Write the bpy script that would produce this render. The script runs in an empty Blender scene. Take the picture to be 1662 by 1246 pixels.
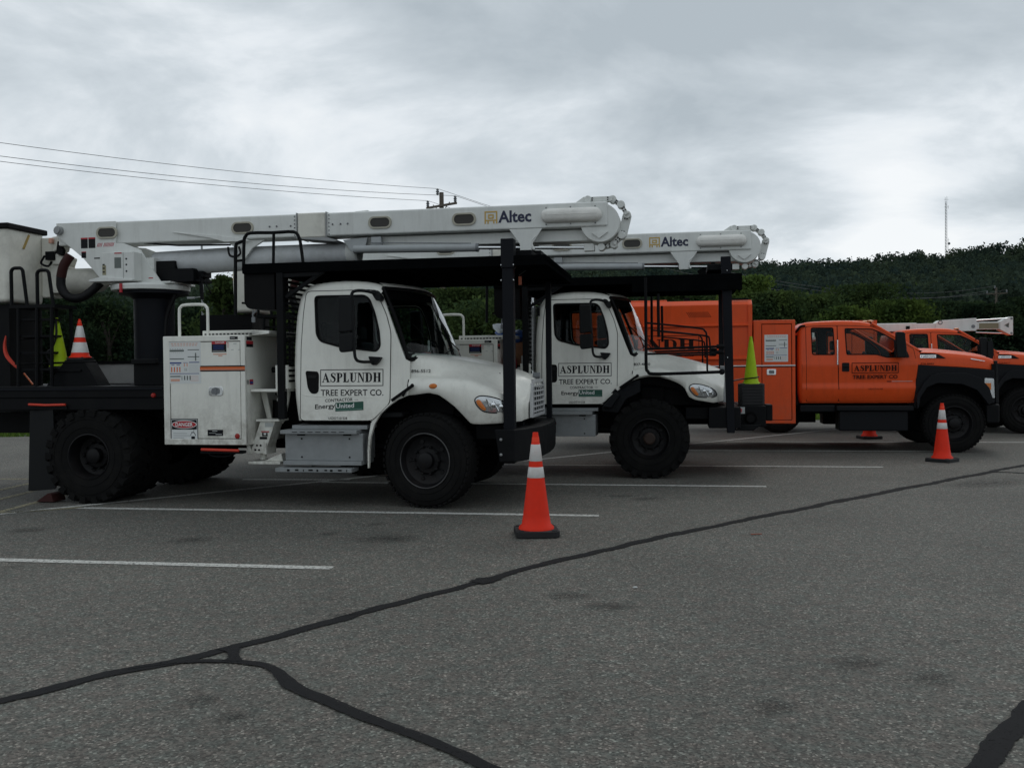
import bpy, bmesh, math, random
import numpy as np
from mathutils import Vector, Matrix
from mathutils.geometry import tessellate_polygon
R = math.radians
S = bpy.context.scene
COL = S.collection

# ------------------------------------------------------------------ camera
cd = bpy.data.cameras.new('camera'); cam = bpy.data.objects.new('camera', cd); COL.objects.link(cam)
cd.sensor_width = 36; cd.lens = 36*1508/1662; cd.clip_start = .05; cd.clip_end = 4000
_p = math.atan(27/1508); _r = .010
_f = Vector((0, math.cos(_p), -math.sin(_p))); _u0 = Vector((0, math.sin(_p), math.cos(_p))); _x0 = Vector((1, 0, 0))
_x = _x0*math.cos(_r) - _u0*math.sin(_r); _u = _u0*math.cos(_r) + _x0*math.sin(_r)
cam.matrix_world = Matrix(((_x.x, _u.x, -_f.x, 0), (_x.y, _u.y, -_f.y, 0), (_x.z, _u.z, -_f.z, 1.5), (0, 0, 0, 1)))
S.camera = cam

# ------------------------------------------------------------------ sky
SUN_EL, SUN_AZ = R(48), R(28)          # azimuth clockwise from +Y, towards the bright patch in the clouds
W = bpy.data.worlds.new('World'); S.world = W; W.use_nodes = True
nt = W.node_tree; nt.nodes.clear()
def N(t, **k):
    n = nt.nodes.new(t)
    for a, b in k.items(): setattr(n, a, b)
    return n
def L(a, b): nt.links.new(a, b)
out = N('ShaderNodeOutputWorld'); sky = N('ShaderNodeTexSky'); sky.sky_type = 'NISHITA'; sky.sun_disc = False
sky.sun_elevation = SUN_EL; sky.sun_rotation = SUN_AZ
bg1 = N('ShaderNodeBackground'); bg1.inputs[1].default_value = .08; L(sky.outputs[0], bg1.inputs[0])
tc = N('ShaderNodeTexCoord'); sep = N('ShaderNodeSeparateXYZ'); L(tc.outputs['Generated'], sep.inputs[0])
def M(op, a, b=None, c=None, cl=False):
    n = N('ShaderNodeMath', operation=op); n.use_clamp = cl
    for i, v in enumerate((a, b, c)):
        if v is None: continue
        if isinstance(v, (int, float)): n.inputs[i].default_value = v
        else: L(v, n.inputs[i])
    return n.outputs[0]
zz = M('ADD', M('MAXIMUM', sep.outputs[2], 0.0), .22)
cx = M('DIVIDE', sep.outputs[0], zz); cy = M('DIVIDE', sep.outputs[1], zz)
cmb = N('ShaderNodeCombineXYZ'); L(cx, cmb.inputs[0]); L(M('MULTIPLY', cy, 1.0), cmb.inputs[1]); cmb.inputs[2].default_value = 3.7
n1 = N('ShaderNodeTexNoise'); n1.inputs['Scale'].default_value = 1.5; n1.inputs['Detail'].default_value = 7; n1.inputs['Roughness'].default_value = .57; n1.inputs['Distortion'].default_value = .35
L(cmb.outputs[0], n1.inputs['Vector'])
n2 = N('ShaderNodeTexNoise'); n2.inputs['Scale'].default_value = .42; n2.inputs['Detail'].default_value = 3; n2.inputs['Distortion'].default_value = .3
L(cmb.outputs[0], n2.inputs['Vector'])
sm = M('ADD', M('MULTIPLY', n1.outputs[0], .68), M('MULTIPLY', n2.outputs[0], .32))
# soft bright opening low over the hill, where the sun sits behind the cloud
def glow(px, py, k, amp):
    d = (_f + _x*((px-831)/1508) - _u*((py-623)/1508)).normalized()
    dv = N('ShaderNodeVectorMath', operation='DOT_PRODUCT'); dv.inputs[1].default_value = d; L(tc.outputs['Generated'], dv.inputs[0])
    g = M('POWER', M('MAXIMUM', dv.outputs['Value'], 0.0), k)
    return M('MULTIPLY', g, amp)
br = M('ADD', sm, glow(1400, 330, 90, .12)); br = M('ADD', br, glow(250, 260, 14, .055)); br = M('SUBTRACT', br, glow(1050, 120, 12, .05))
br = M('ADD', br, glow(1450, 345, 1200, .15))
cr = N('ShaderNodeValToRGB'); L(br, cr.inputs[0])
e = cr.color_ramp.elements
e[0].position = .39; e[0].color = (.45, .51, .555, 1); e[1].position = .665; e[1].color = (.93, .96, .98, 1)
for p_, c_ in ((.46, (.545, .605, .65, 1)), (.52, (.65, .71, .755, 1)), (.58, (.80, .85, .89, 1))):
    q = e.new(p_); q.color = c_
bg2 = N('ShaderNodeBackground'); L(cr.outputs[0], bg2.inputs[0]); bg2.inputs[1].default_value = 1.0
mx = N('ShaderNodeMixShader'); mx.inputs[0].default_value = .95; L(bg1.outputs[0], mx.inputs[1]); L(bg2.outputs[0], mx.inputs[2]); L(mx.outputs[0], out.inputs[0])
sd = bpy.data.lights.new('sun', 'SUN'); sd.energy = .5; sd.angle = R(25); sd.color = (1, .96, .9)
so = bpy.data.objects.new('sun', sd); COL.objects.link(so)
_sv = Vector((math.sin(SUN_AZ)*math.cos(SUN_EL), math.cos(SUN_AZ)*math.cos(SUN_EL), math.sin(SUN_EL)))
so.rotation_euler = (-_sv).to_track_quat('-Z', 'Y').to_euler(); so.location = (0, 0, 30)
S.view_settings.view_transform = 'Standard'; S.view_settings.look = 'None'; S.view_settings.exposure = 0; S.view_settings.gamma = 1
S.render.film_transparent = False
S.cycles.max_bounces = 8; S.cycles.transparent_max_bounces = 12

# ------------------------------------------------------------------ materials
MATS = {}
def mat(name, col, rough=.5, metal=0., var=.12, scale=6., bump=0., bscale=40., dirt=None, coat=0., spec=.4, emis=None, streak=False, low=None):
    if name in MATS: return MATS[name]
    m = bpy.data.materials.new(name); m.use_nodes = True; t = m.node_tree; b = t.nodes['Principled BSDF']
    def nn(k): return t.nodes.new(k)
    tcn = nn('ShaderNodeTexCoord')
    no = nn('ShaderNodeTexNoise'); no.inputs['Scale'].default_value = scale; no.inputs['Detail'].default_value = 6; no.inputs['Roughness'].default_value = .65
    t.links.new(tcn.outputs['Object'], no.inputs['Vector'])
    mr = nn('ShaderNodeMapRange'); mr.inputs[1].default_value = .3; mr.inputs[2].default_value = .7; mr.inputs[3].default_value = 1-var; mr.inputs[4].default_value = 1+var*.5
    t.links.new(no.outputs[0], mr.inputs[0])
    mu = nn('ShaderNodeVectorMath'); mu.operation = 'SCALE'; mu.inputs[0].default_value = col; t.links.new(mr.outputs[0], mu.inputs['Scale'])
    last = mu.outputs[0]
    if dirt:
        n2 = nn('ShaderNodeTexNoise'); n2.inputs['Scale'].default_value = 3.1; n2.inputs['Detail'].default_value = 8; n2.inputs['Roughness'].default_value = .7
        if streak:
            mp = nn('ShaderNodeMapping'); mp.inputs['Scale'].default_value = (3.5, 3.5, .5); t.links.new(tcn.outputs['Object'], mp.inputs[0]); t.links.new(mp.outputs[0], n2.inputs['Vector'])
        else: t.links.new(tcn.outputs['Object'], n2.inputs['Vector'])
        m2 = nn('ShaderNodeMapRange'); m2.inputs[1].default_value = .5; m2.inputs[2].default_value = .78; m2.inputs[3].default_value = 0; m2.inputs[4].default_value = dirt[1]
        t.links.new(n2.outputs[0], m2.inputs[0])
        mi = nn('ShaderNodeMix'); mi.data_type = 'RGBA'; t.links.new(m2.outputs[0], mi.inputs[0]); t.links.new(last, mi.inputs[6]); mi.inputs[7].default_value = (*dirt[0], 1)
        last = mi.outputs[2]
    if low:   # road grime splashed on the lower bodywork
        sp = nn('ShaderNodeSeparateXYZ'); t.links.new(tcn.outputs['Object'], sp.inputs[0]); n5 = nn('ShaderNodeTexNoise'); n5.inputs['Scale'].default_value = 7; n5.inputs['Detail'].default_value = 9; n5.inputs['Roughness'].default_value = .75; t.links.new(tcn.outputs['Object'], n5.inputs['Vector'])
        m5 = nn('ShaderNodeMapRange'); m5.inputs[1].default_value = low[0]; m5.inputs[2].default_value = low[1]; m5.inputs[3].default_value = 0; m5.inputs[4].default_value = 1; t.links.new(sp.outputs[2], m5.inputs[0])
        m6 = nn('ShaderNodeMapRange'); m6.inputs[1].default_value = .38; m6.inputs[2].default_value = .72; t.links.new(n5.outputs[0], m6.inputs[0])
        m7 = nn('ShaderNodeMath'); m7.operation = 'MULTIPLY'; t.links.new(m5.outputs[0], m7.inputs[0]); t.links.new(m6.outputs[0], m7.inputs[1])
        m8 = nn('ShaderNodeMath'); m8.operation = 'MULTIPLY'; t.links.new(m7.outputs[0], m8.inputs[0]); m8.inputs[1].default_value = low[2]
        mi2 = nn('ShaderNodeMix'); mi2.data_type = 'RGBA'; t.links.new(m8.outputs[0], mi2.inputs[0]); t.links.new(last, mi2.inputs[6]); mi2.inputs[7].default_value = (.17, .145, .11, 1); last = mi2.outputs[2]
    t.links.new(last, b.inputs['Base Color'])
    r2 = nn('ShaderNodeMapRange'); r2.inputs[1].default_value = .3; r2.inputs[2].default_value = .7; r2.inputs[3].default_value = max(0, rough-.1); r2.inputs[4].default_value = min(1, rough+.1)
    t.links.new(no.outputs[0], r2.inputs[0]); t.links.new(r2.outputs[0], b.inputs['Roughness'])
    b.inputs['Metallic'].default_value = metal; b.inputs['Coat Weight'].default_value = coat; b.inputs['Coat Roughness'].default_value = .12
    b.inputs['Specular IOR Level'].default_value = spec
    if bump:
        nb = nn('ShaderNodeTexNoise'); nb.inputs['Scale'].default_value = bscale; nb.inputs['Detail'].default_value = 4
        t.links.new(tcn.outputs['Object'], nb.inputs['Vector'])
        bn = nn('ShaderNodeBump'); bn.inputs['Strength'].default_value = bump; bn.inputs['Distance'].default_value = .01
        t.links.new(nb.outputs[0], bn.inputs['Height']); t.links.new(bn.outputs[0], b.inputs['Normal'])
    MATS[name] = m
    return m
grime = (.16, .145, .12)
WHITE = mat('white_paint', (.765, .765, .705), .38, var=.05, dirt=(grime, .20), coat=.2, streak=True, low=(1.25, .72, .85))
BOOMW = mat('boom_gelcoat', (.67, .685, .66), .5, var=.06, dirt=(grime, .22), streak=True)
CREAM = mat('cream_fibreglass', (.70, .69, .62), .5, var=.08, dirt=(grime, .4))
PILL = mat('rough_white_cover', (.74, .73, .69), .8, var=.1, bump=.4, bscale=60, dirt=(grime, .3))
GREYM = mat('grey_tube_paint', (.36, .38, .385), .5, var=.08, dirt=(grime, .3))
GREYD = mat('dark_grey_cylinder', (.17, .18, .19), .5, var=.1)
BLACK = mat('black_steel_paint', (.0045, .005, .006), .6, var=.3, dirt=((.014, .014, .013), .35), spec=.12)
NAVY = mat('blue_black_post_paint', (.005, .006, .009), .55, var=.2, spec=.14)
PLAST = mat('black_plastic', (.007, .008, .009), .55, var=.2, spec=.18)
ORGLASS = None
DARK = mat('dark_trim', (.004, .004, .0045), .6, var=.2, spec=.12)
FLARE = mat('charcoal_plastic_fender', (.008, .009, .011), .55, var=.15, spec=.14)
RUB = mat('tyre_rubber', (.0075, .0075, .0075), .85, var=.3, bump=.2, bscale=80, dirt=((.022, .02, .018), .4), spec=.12)
RIMB = mat('black_rim_paint', (.006, .006, .007), .5, var=.3, dirt=((.02, .014, .01), .4), spec=.2)
RIMC = mat('worn_rim_edge', (.10, .10, .10), .5, metal=.7, var=.6, scale=4)
RUST = mat('rusty_hub', (.035, .02, .014), .75, var=.4)
ALU = mat('scuffed_aluminium', (.27, .285, .29), .5, metal=.35, var=.15, dirt=((.1, .095, .085), .45))
CHROME = mat('chrome', (.75, .77, .78), .16, metal=1, var=.05)
SILV = mat('silver_grille_plastic', (.50, .51, .52), .35, metal=.3)
GUARD = mat('dull_black_mesh_panel', (.004, .0045, .005), .95, var=.3, spec=.0)
ORANGE = mat('orange_truck_paint', (.70, .078, .012), .40, var=.06, coat=.10, spec=.24, dirt=((.25, .04, .012), .3), streak=True, low=(1.0, .5, .35))
CONEO = mat('orange_cone_pvc', (.74, .030, .009), .55, var=.10, scale=9, dirt=((.42, .02, .01), .4), spec=.2)
CONER = mat('orange_cone_cap', (.88, .06, .022), .5, var=.05, spec=.3)
CONEW = mat('white_reflective_collar', (.62, .61, .59), .45, var=.12, scale=14, dirt=((.42, .18, .13), .5))
LIME = mat('lime_cone_pvc', (.34, .50, .010), .55, spec=.2, var=.10, scale=8, dirt=((.15, .2, .03), .4))
INK = mat('black_vinyl_ink', (.006, .0065, .009), .6, var=.1, spec=.2)
INKR = mat('black_ink_on_orange', (.014, .006, .005), .6, var=.1, spec=.15)
NAVYI = mat('navy_vinyl', (.018, .022, .055), .5, var=.05)
GOLD = mat('gold_vinyl', (.52, .34, .08), .5, var=.05)
GREEN = mat('dark_green_vinyl', (.012, .075, .05), .5, var=.05)
TEAL = mat('green_speckle_vinyl', (.25, .42, .36), .5, var=.05)
WINK = mat('white_vinyl', (.72, .74, .73), .5, var=.03)
PAPER = mat('decal_paper', (.66, .68, .67), .45, var=.04)
REDI = mat('red_vinyl', (.42, .02, .03), .45, var=.05)
ORI = mat('orange_vinyl', (.62, .13, .03), .45, var=.05)
PINKI = mat('faded_orange_print', (.66, .36, .27), .5, var=.1)
BLUEI = mat('blue_print', (.02, .045, .22), .5, var=.05)
GRYI = mat('grey_print', (.13, .15, .14), .5, var=.2)
LGRY = mat('light_grey_print', (.42, .44, .43), .5, var=.1)
REDL = mat('red_lens', (.30, .014, .01), .4, var=.1)
AMB = mat('amber_lens', (.60, .17, .03), .25, var=.1)
REFL = mat('lamp_reflector', (.55, .57, .58), .22, metal=.8, var=.1)
REDR = mat('red_chock_rubber', (.60, .05, .025), .55, var=.15)
HOSE = mat('black_hose', (.006, .006, .007), .5, var=.2, spec=.2)
HOSER = mat('dark_red_hose_sleeve', (.035, .009, .008), .6, var=.2, spec=.2)
SEAT = mat('cab_interior_vinyl', (.01, .011, .012), .7, var=.2, spec=.2)
TAN = mat('tan_plywood', (.36, .17, .09), .7, var=.2)
BLUET = mat('blue_tarpaulin', (.03, .10, .34), .5, var=.2, bump=.4, bscale=14)
WTARP = mat('white_tarpaulin', (.6, .65, .7), .5, var=.1, bump=.4, bscale=14)
STEELD = mat('galvanised_grey', (.30, .31, .31), .5, metal=.4, var=.15)
PERF = mat('perforated_guard', (.26, .27, .27), .35, metal=.7, var=.2)
WOOD = mat('weathered_pole_wood', (.12, .10, .08), .85, var=.3, bump=.3)
CONC = mat('pale_wall_panel', (.42, .42, .41), .7, var=.12)

def glass_mat(name, tint, transp, rough=.02):
    m = bpy.data.materials.new(name); m.use_nodes = True; t = m.node_tree; t.nodes.clear()
    o = t.nodes.new('ShaderNodeOutputMaterial'); a = t.nodes.new('ShaderNodeBsdfTransparent'); g = t.nodes.new('ShaderNodeBsdfGlossy')
    fr = t.nodes.new('ShaderNodeFresnel'); fr.inputs[0].default_value = 1.5; mi = t.nodes.new('ShaderNodeMixShader')
    a.inputs[0].default_value = (*[c*transp for c in tint], 1); g.inputs[0].default_value = (1, 1, 1, 1); g.inputs[1].default_value = rough
    # even pane reflectance whichever way the face normal points
    lw = t.nodes.new('ShaderNodeLayerWeight'); lw.inputs[0].default_value = .5
    pw = t.nodes.new('ShaderNodeMath'); pw.operation = 'POWER'; pw.inputs[1].default_value = 4.5; t.links.new(lw.outputs['Facing'], pw.inputs[0])
    mr = t.nodes.new('ShaderNodeMapRange'); mr.inputs[3].default_value = .008; mr.inputs[4].default_value = .95
    t.links.new(pw.outputs[0], mr.inputs[0]); t.links.new(mr.outputs[0], mi.inputs[0])
    t.links.new(a.outputs[0], mi.inputs[1]); t.links.new(g.outputs[0], mi.inputs[2]); t.links.new(mi.outputs[0], o.inputs[0])
    return m
GLASS = glass_mat('tinted_glass', (.86, .95, .97), .80)
CGLASS = glass_mat('lightly_tinted_glass', (.90, .97, .96), .92)
WGLASS = glass_mat('windscreen_glass', (.9, .97, .95), .88)
LENS = glass_mat('clear_lens', (.95, .97, .97), .9)
MIRG = mat('mirror_glass', (.7, .72, .74), .05, metal=1, var=0)

# ------------------------------------------------------------------ mesh builder
class B:
    def __init__(s): s.v = []; s.f = []; s.m = []; s.cm = 0
    def mat(s, i): s.cm = i; return s
    def add(s, vs, fs):
        o = len(s.v); s.v += [tuple(v) for v in vs]; s.f += [tuple(o+i for i in f) for f in fs]; s.m += [s.cm]*len(fs); return s
    def box(s, x0, x1, y0, y1, z0, z1):
        v = [(x, y, z) for x in (x0, x1) for y in (y0, y1) for z in (z0, z1)]
        return s.add(v, [(0, 1, 3, 2), (4, 6, 7, 5), (0, 4, 5, 1), (2, 3, 7, 6), (0, 2, 6, 4), (1, 5, 7, 3)])
    def prism(s, poly, a, b, axis='y', holes=()):
        mp = {'y': lambda p, t: (p[0], t, p[1]), 'x': lambda p, t: (t, p[0], p[1]), 'z': lambda p, t: (p[0], p[1], t)}[axis]
        loops = [list(poly)]+[list(h) for h in holes]
        tri = tessellate_polygon([[Vector((p[0], p[1], 0)) for p in lp] for lp in loops])
        flat = [p for lp in loops for p in lp]; n = len(flat)
        vs = [mp(p, a) for p in flat]+[mp(p, b) for p in flat]; fs = []
        if len(loops) == 1: fs += [tuple(range(n)), tuple(range(n, 2*n))[::-1]]
        else: fs += [tuple(t) for t in tri]+[tuple(i+n for i in t)[::-1] for t in tri]
        o = 0
        for lp in loops:
            k = len(lp)
            for i in range(k):
                j = (i+1) % k; fs.append((o+i, o+j, o+j+n, o+i+n))
            o += k
        return s.add(vs, fs)
    def tube(s, pts, r, n=8, caps=True):
        pts = [Vector(p) for p in pts]; m = len(pts); rr = r if isinstance(r, (list, tuple)) else [r]*m
        vs = []; fs = []; up = None
        for i, p in enumerate(pts):
            t = (pts[min(i+1, m-1)]-pts[max(i-1, 0)]).normalized()
            if up is None:
                up = Vector((0, 0, 1)) if abs(t.z) < .9 else Vector((0, 1, 0))
            a = t.cross(up).normalized(); b = a.cross(t).normalized(); up = b
            for k in range(n):
                w = 2*math.pi*k/n; vs.append(p+a*math.cos(w)*rr[i]+b*math.sin(w)*rr[i])
        for i in range(m-1):
            for k in range(n): fs.append((i*n+k, i*n+(k+1) % n, (i+1)*n+(k+1) % n, (i+1)*n+k))
        if caps: fs += [tuple(range(n)), tuple(range((m-1)*n, m*n))[::-1]]
        return s.add(vs, fs)
    def bar(s, p, q, w, h, side=None):
        p, q = Vector(p), Vector(q); t = (q-p).normalized(); sd_ = Vector(side) if side else (Vector((0, 0, 1)) if abs(t.z) < .9 else Vector((0, 1, 0)))
        a = t.cross(sd_).normalized()*w/2; b = a.cross(t).normalized()*h/2
        return s.add([p-a-b, p+a-b, p+a+b, p-a+b, q-a-b, q+a-b, q+a+b, q-a+b], [(0, 1, 2, 3), (7, 6, 5, 4), (0, 4, 5, 1), (1, 5, 6, 2), (2, 6, 7, 3), (3, 7, 4, 0)])
    def lathe(s, prof, o=(0, 0, 0), axis='y', n=32, close=False):
        """prof: (radius, along axis)"""
        o = Vector(o); vs = []; fs = []
        for r_, t in prof:
            for k in range(n):
                w = 2*math.pi*k/n; c, d = r_*math.cos(w), r_*math.sin(w)
                vs.append(o+(Vector((c, t, d)) if axis == 'y' else Vector((c, d, t)) if axis == 'z' else Vector((t, c, d))))
        m = len(prof)
        for i in range(m-1 if not close else m):
            j = (i+1) % m
            for k in range(n): fs.append((i*n+k, i*n+(k+1) % n, j*n+(k+1) % n, j*n+k))
        return s.add(vs, fs)
    def grid(s, rows, flip=False):
        m, n = len(rows), len(rows[0]); vs = [p for r_ in rows for p in r_]
        fs = [(i*n+j, i*n+j+1, (i+1)*n+j+1, (i+1)*n+j) for i in range(m-1) for j in range(n-1)]
        return s.add(vs, fs)
    def sphere(s, c, r, n=10, sc=(1, 1, 1)):
        prof = [(r*math.sin(math.pi*i/(n//2+1)), -r*math.cos(math.pi*i/(n//2+1))) for i in range(n//2+2)]
        k = len(s.v); s.lathe([(max(a, 1e-5), b) for a, b in prof], (0, 0, 0), 'z', n)
        for i in range(k, len(s.v)):
            v = s.v[i]; s.v[i] = (v[0]*sc[0]+c[0], v[1]*sc[1]+c[1], v[2]*sc[2]+c[2])
        return s
    def xf(s, fn): s.v = [tuple(fn(*v)) for v in s.v]; return s
    def build(s, name, mats, parent=None, bevel=0, seg=2, ang=35, smooth=True, label=None, norm=True):
        me = bpy.data.meshes.new(name); me.from_pydata(s.v, [], s.f)
        if not isinstance(mats, (list, tuple)): mats = [mats]
        for m in mats: me.materials.append(m)
        me.polygons.foreach_set('material_index', s.m)
        if norm:
            bm = bmesh.new(); bm.from_mesh(me); bmesh.ops.remove_doubles(bm, verts=bm.verts, dist=1e-5); bmesh.ops.recalc_face_normals(bm, faces=bm.faces); bm.to_mesh(me); bm.free()
        if smooth:
            me.polygons.foreach_set('use_smooth', [True]*len(me.polygons)); me.set_sharp_from_angle(angle=R(ang))
        me.update()
        o = bpy.data.objects.new(name, me); COL.objects.link(o)
        if parent: o.parent = parent
        if bevel:
            md = o.modifiers.new('bevel', 'BEVEL'); md.width = bevel; md.segments = seg; md.limit_method = 'ANGLE'; md.angle_limit = R(40); md.harden_normals = True
        if label: o['label'] = label
        return o
def tag(o, label, cat, group=None):
    o['label'] = label; o['category'] = cat
    if group: o['group'] = group
    return o
def empty(name, loc, rz, label, cat, group=None):
    o = bpy.data.objects.new(name, None); COL.objects.link(o); o.location = loc; o.rotation_euler = (0, 0, rz); o.empty_display_size = .3
    return tag(o, label, cat, group)
def rrect(x0, x1, z0, z1, r, n=4):
    P = []
    for cx_, cz_, a in ((x1-r, z1-r, 0), (x0+r, z1-r, 90), (x0+r, z0+r, 180), (x1-r, z0+r, 270)):
        for k in range(n+1):
            w = R(a+90*k/n); P.append((cx_+r*math.cos(w), cz_+r*math.sin(w)))
    return P
def rnd(poly, r, n=3):
    """round the corners of a polygon"""
    P = []; m = len(poly)
    for i in range(m):
        p = Vector(poly[i]); a = Vector(poly[i-1])-p; b = Vector(poly[(i+1) % m])-p
        k = min(r, a.length*.45, b.length*.45); A = p+a.normalized()*k; C_ = p+b.normalized()*k
        for j in range(n+1):
            t = j/n; q = A*(1-t)**2+p*2*t*(1-t)+C_*t*t; P.append((q.x, q.y))
    return P
def inset(poly, d):
    """shrink polygon by d (positive = inwards)"""
    m = len(poly); ar = sum(poly[i-1][0]*poly[i][1]-poly[i][0]*poly[i-1][1] for i in range(m)); sg = 1 if ar > 0 else -1; P = []
    for i in range(m):
        p = Vector(poly[i]); a = (p-Vector(poly[i-1])).normalized(); b = (Vector(poly[(i+1) % m])-p).normalized()
        n_ = Vector((-(a.y+b.y), a.x+b.x)); n_ = n_.normalized() if n_.length > 1e-6 else Vector((-a.y, a.x))
        k = d/max(.35, n_.dot(Vector((-a.y, a.x)))); P.append((p.x+sg*n_.x*k, p.y+sg*n_.y*k))
    return P
def interp(xs, ys, x): return float(np.interp(x, xs, ys))
def smooth_path(pts, n=4):
    """Catmull-Rom through the points"""
    P = [Vector(p) for p in pts]; Q = []
    for i in range(len(P)-1):
        a, b, c, d = P[max(i-1, 0)], P[i], P[i+1], P[min(i+2, len(P)-1)]
        for k in range(n):
            t = k/n; Q.append(.5*((2*b)+(c-a)*t+(2*a-5*b+4*c-d)*t*t+(3*b-a-3*c+d)*t**3))
    return Q+[P[-1]]

# ------------------------------------------------------------------ lettering
def text(s, x0, x1, z0, z1, y, m, parent, name='lettering', bold=.0, fn=None, slant=0):
    """flat vinyl letters filling the box, readable from -y"""
    c = bpy.data.curves.new('txt', 'FONT'); c.body = s; c.offset = bold; c.resolution_u = 2
    o = bpy.data.objects.new('txt', c); COL.objects.link(o); bpy.context.view_layer.update()
    me = bpy.data.meshes.new_from_object(o.evaluated_get(bpy.context.evaluated_depsgraph_get()))
    bpy.data.objects.remove(o)
    v = np.array([tuple(q.co) for q in me.vertices]); mn, mxx = v.min(0), v.max(0)
    for q in me.vertices:
        a = (q.co.x-mn[0])/(mxx[0]-mn[0]); b = (q.co.y-mn[1])/(mxx[1]-mn[1])
        p = (x0+(x1-x0)*a, y, z0+(z1-z0)*b+slant*a); q.co = fn(*p) if fn else p
    me.materials.clear(); me.materials.append(m); me.name = name
    ob = bpy.data.objects.new(name, me); COL.objects.link(ob); ob.parent = parent
    return ob
def ribbon(pts, ws):
    P = [Vector(p) for p in pts]; L_, R_ = [], []
    for i, p in enumerate(P):
        t = (P[min(i+1, len(P)-1)]-P[max(i-1, 0)]).normalized(); n_ = Vector((-t.y, t.x))*ws[i]/2
        L_.append(p+n_); R_.append(p-n_)
    return [[tuple(L_[i]), tuple(L_[i+1]), tuple(R_[i+1]), tuple(R_[i])] for i in range(len(P)-1)]
def glyph(ch):
    """heavy serif capitals on a unit-high cell: (width, polygons)"""
    G = []; T, t, sf = .245, .085, .065
    def rect(a, b, c, d): G.append([(a, c), (b, c), (b, d), (a, d)])
    def serif(cx_, z, w=.34): rect(cx_-w/2, cx_+w/2, z, z+sf)
    if ch == 'A':
        G.append([(.06, .04), (.13, .04), (.41, .86), (.37, .98)]); G.append([(.34, 1.0), (.44, 1.0), (.80, .04), (.56, .04), (.32, .80)])
        rect(.17, .62, .28, .28+t); serif(.11, 0, .26); serif(.69, 0, .36); return .9, G
    if ch == 'S':
        pts = [(.56, .70), (.53, .86), (.42, .955), (.28, .95), (.17, .86), (.18, .72), (.30, .60), (.45, .48), (.53, .34), (.50, .16), (.38, .05), (.24, .05), (.12, .14), (.08, .32)]
        ws = [.05, .06, .07, .09, .14, .19, .22, .23, .21, .16, .10, .07, .06, .05]
        q = smooth_path([(a, b, 0) for a, b in pts], 3); w2 = np.interp(np.linspace(0, 13, len(q)), range(14), ws)
        G.extend(ribbon([(p.x, p.y) for p in q], list(w2))); rect(.55, .60, .66, .98); rect(.05, .10, .02, .36); return .68, G
    if ch in 'PD':
        rect(.12, .12+T, 0, 1); serif(.20, 0, .36 if ch == 'P' else .2); serif(.2, 1-sf, .36)
        if ch == 'D':
            serif(.2, 0, .36); pts = [(.2, .965), (.45, .96), (.66, .80), (.70, .5), (.66, .20), (.45, .04), (.2, .035)]; ws = [.06, .07, .16, .22, .16, .07, .06]; w_ = .88
        else:
            pts = [(.2, .965), (.45, .955), (.575, .86), (.60, .73), (.575, .60), (.45, .50), (.2, .49)]; ws = [.06, .07, .16, .2, .16, .07, .06]; w_ = .74
        q = smooth_path([(a, b, 0) for a, b in pts], 4); w2 = np.interp(np.linspace(0, 6, len(q)), range(7), ws)
        G.extend(ribbon([(p.x, p.y) for p in q], list(w2))); return w_, G
    if ch == 'L':
        rect(.12, .12+T, 0, 1); serif(.22, 0, .38); serif(.22, 1-sf, .38); rect(.2, .66, 0, t); G.append([(.66, 0), (.70, .34), (.655, .34), (.50, .05)]); return .76, G
    if ch == 'U':
        rect(.12, .12+T, .3, 1); rect(.64, .64+.075, .3, 1); serif(.22, 1-sf, .38); serif(.68, 1-sf, .28)
        pts = [(.225, .34), (.25, .14), (.40, .05), (.55, .09), (.65, .22), (.675, .34)]; ws = [.21, .18, .10, .08, .07, .075]
        q = smooth_path([(a, b, 0) for a, b in pts], 3); w2 = np.interp(np.linspace(0, 5, len(q)), range(6), ws)
        G.extend(ribbon([(p.x, p.y) for p in q], list(w2))); return .86, G
    if ch == 'N':
        rect(.13, .20, 0, 1); rect(.66, .73, 0, 1); G.append([(.10, 1), (.32, 1), (.74, .14), (.74, 0), (.64, 0), (.16, .90)]); serif(.16, 0, .26); serif(.14, 1-sf, .2); serif(.70, 1-sf, .26); return .86, G
    if ch == 'H':
        rect(.12, .12+T, 0, 1); rect(.60, .60+T, 0, 1); rect(.3, .62, .47, .47+.075)
        for c_ in (.225, .705): serif(c_, 0, .36); serif(c_, 1-sf, .36)
        return .94, G
def serif_word(s, x0, x1, z0, z1, y, m, parent, fr=None, lw=.01, fn=None):
    gl = [glyph(c) for c in s]; tot = sum(g[0] for g in gl); k = (x1-x0)/tot; h = z1-z0; b = B(); cx_ = x0
    for w, G in gl:
        for poly in G: b.add([(cx_+p[0]*k, y, z0+p[1]*h) for p in poly], [tuple(range(len(poly)))])
        cx_ += w*k
    if fr:
        a0, a1, c0, c1 = fr
        for r_ in ((a0, a1, c0, c0+lw), (a0, a1, c1-lw, c1), (a0, a0+lw, c0+lw, c1-lw), (a1-lw, a1, c0+lw, c1-lw)):
            b.add([(r_[0], y, r_[2]), (r_[1], y, r_[2]), (r_[1], y, r_[3]), (r_[0], y, r_[3])], [(0, 1, 2, 3)])
    if fn: b.xf(fn)
    return b.build('lettering', m, parent, smooth=False, norm=False)
def flat(b, x0, x1, z0, z1, y, mi=0):
    b.mat(mi).add([(x0, y, z0), (x1, y, z0), (x1, y, z1), (x0, y, z1)], [(0, 1, 2, 3)])

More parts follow.
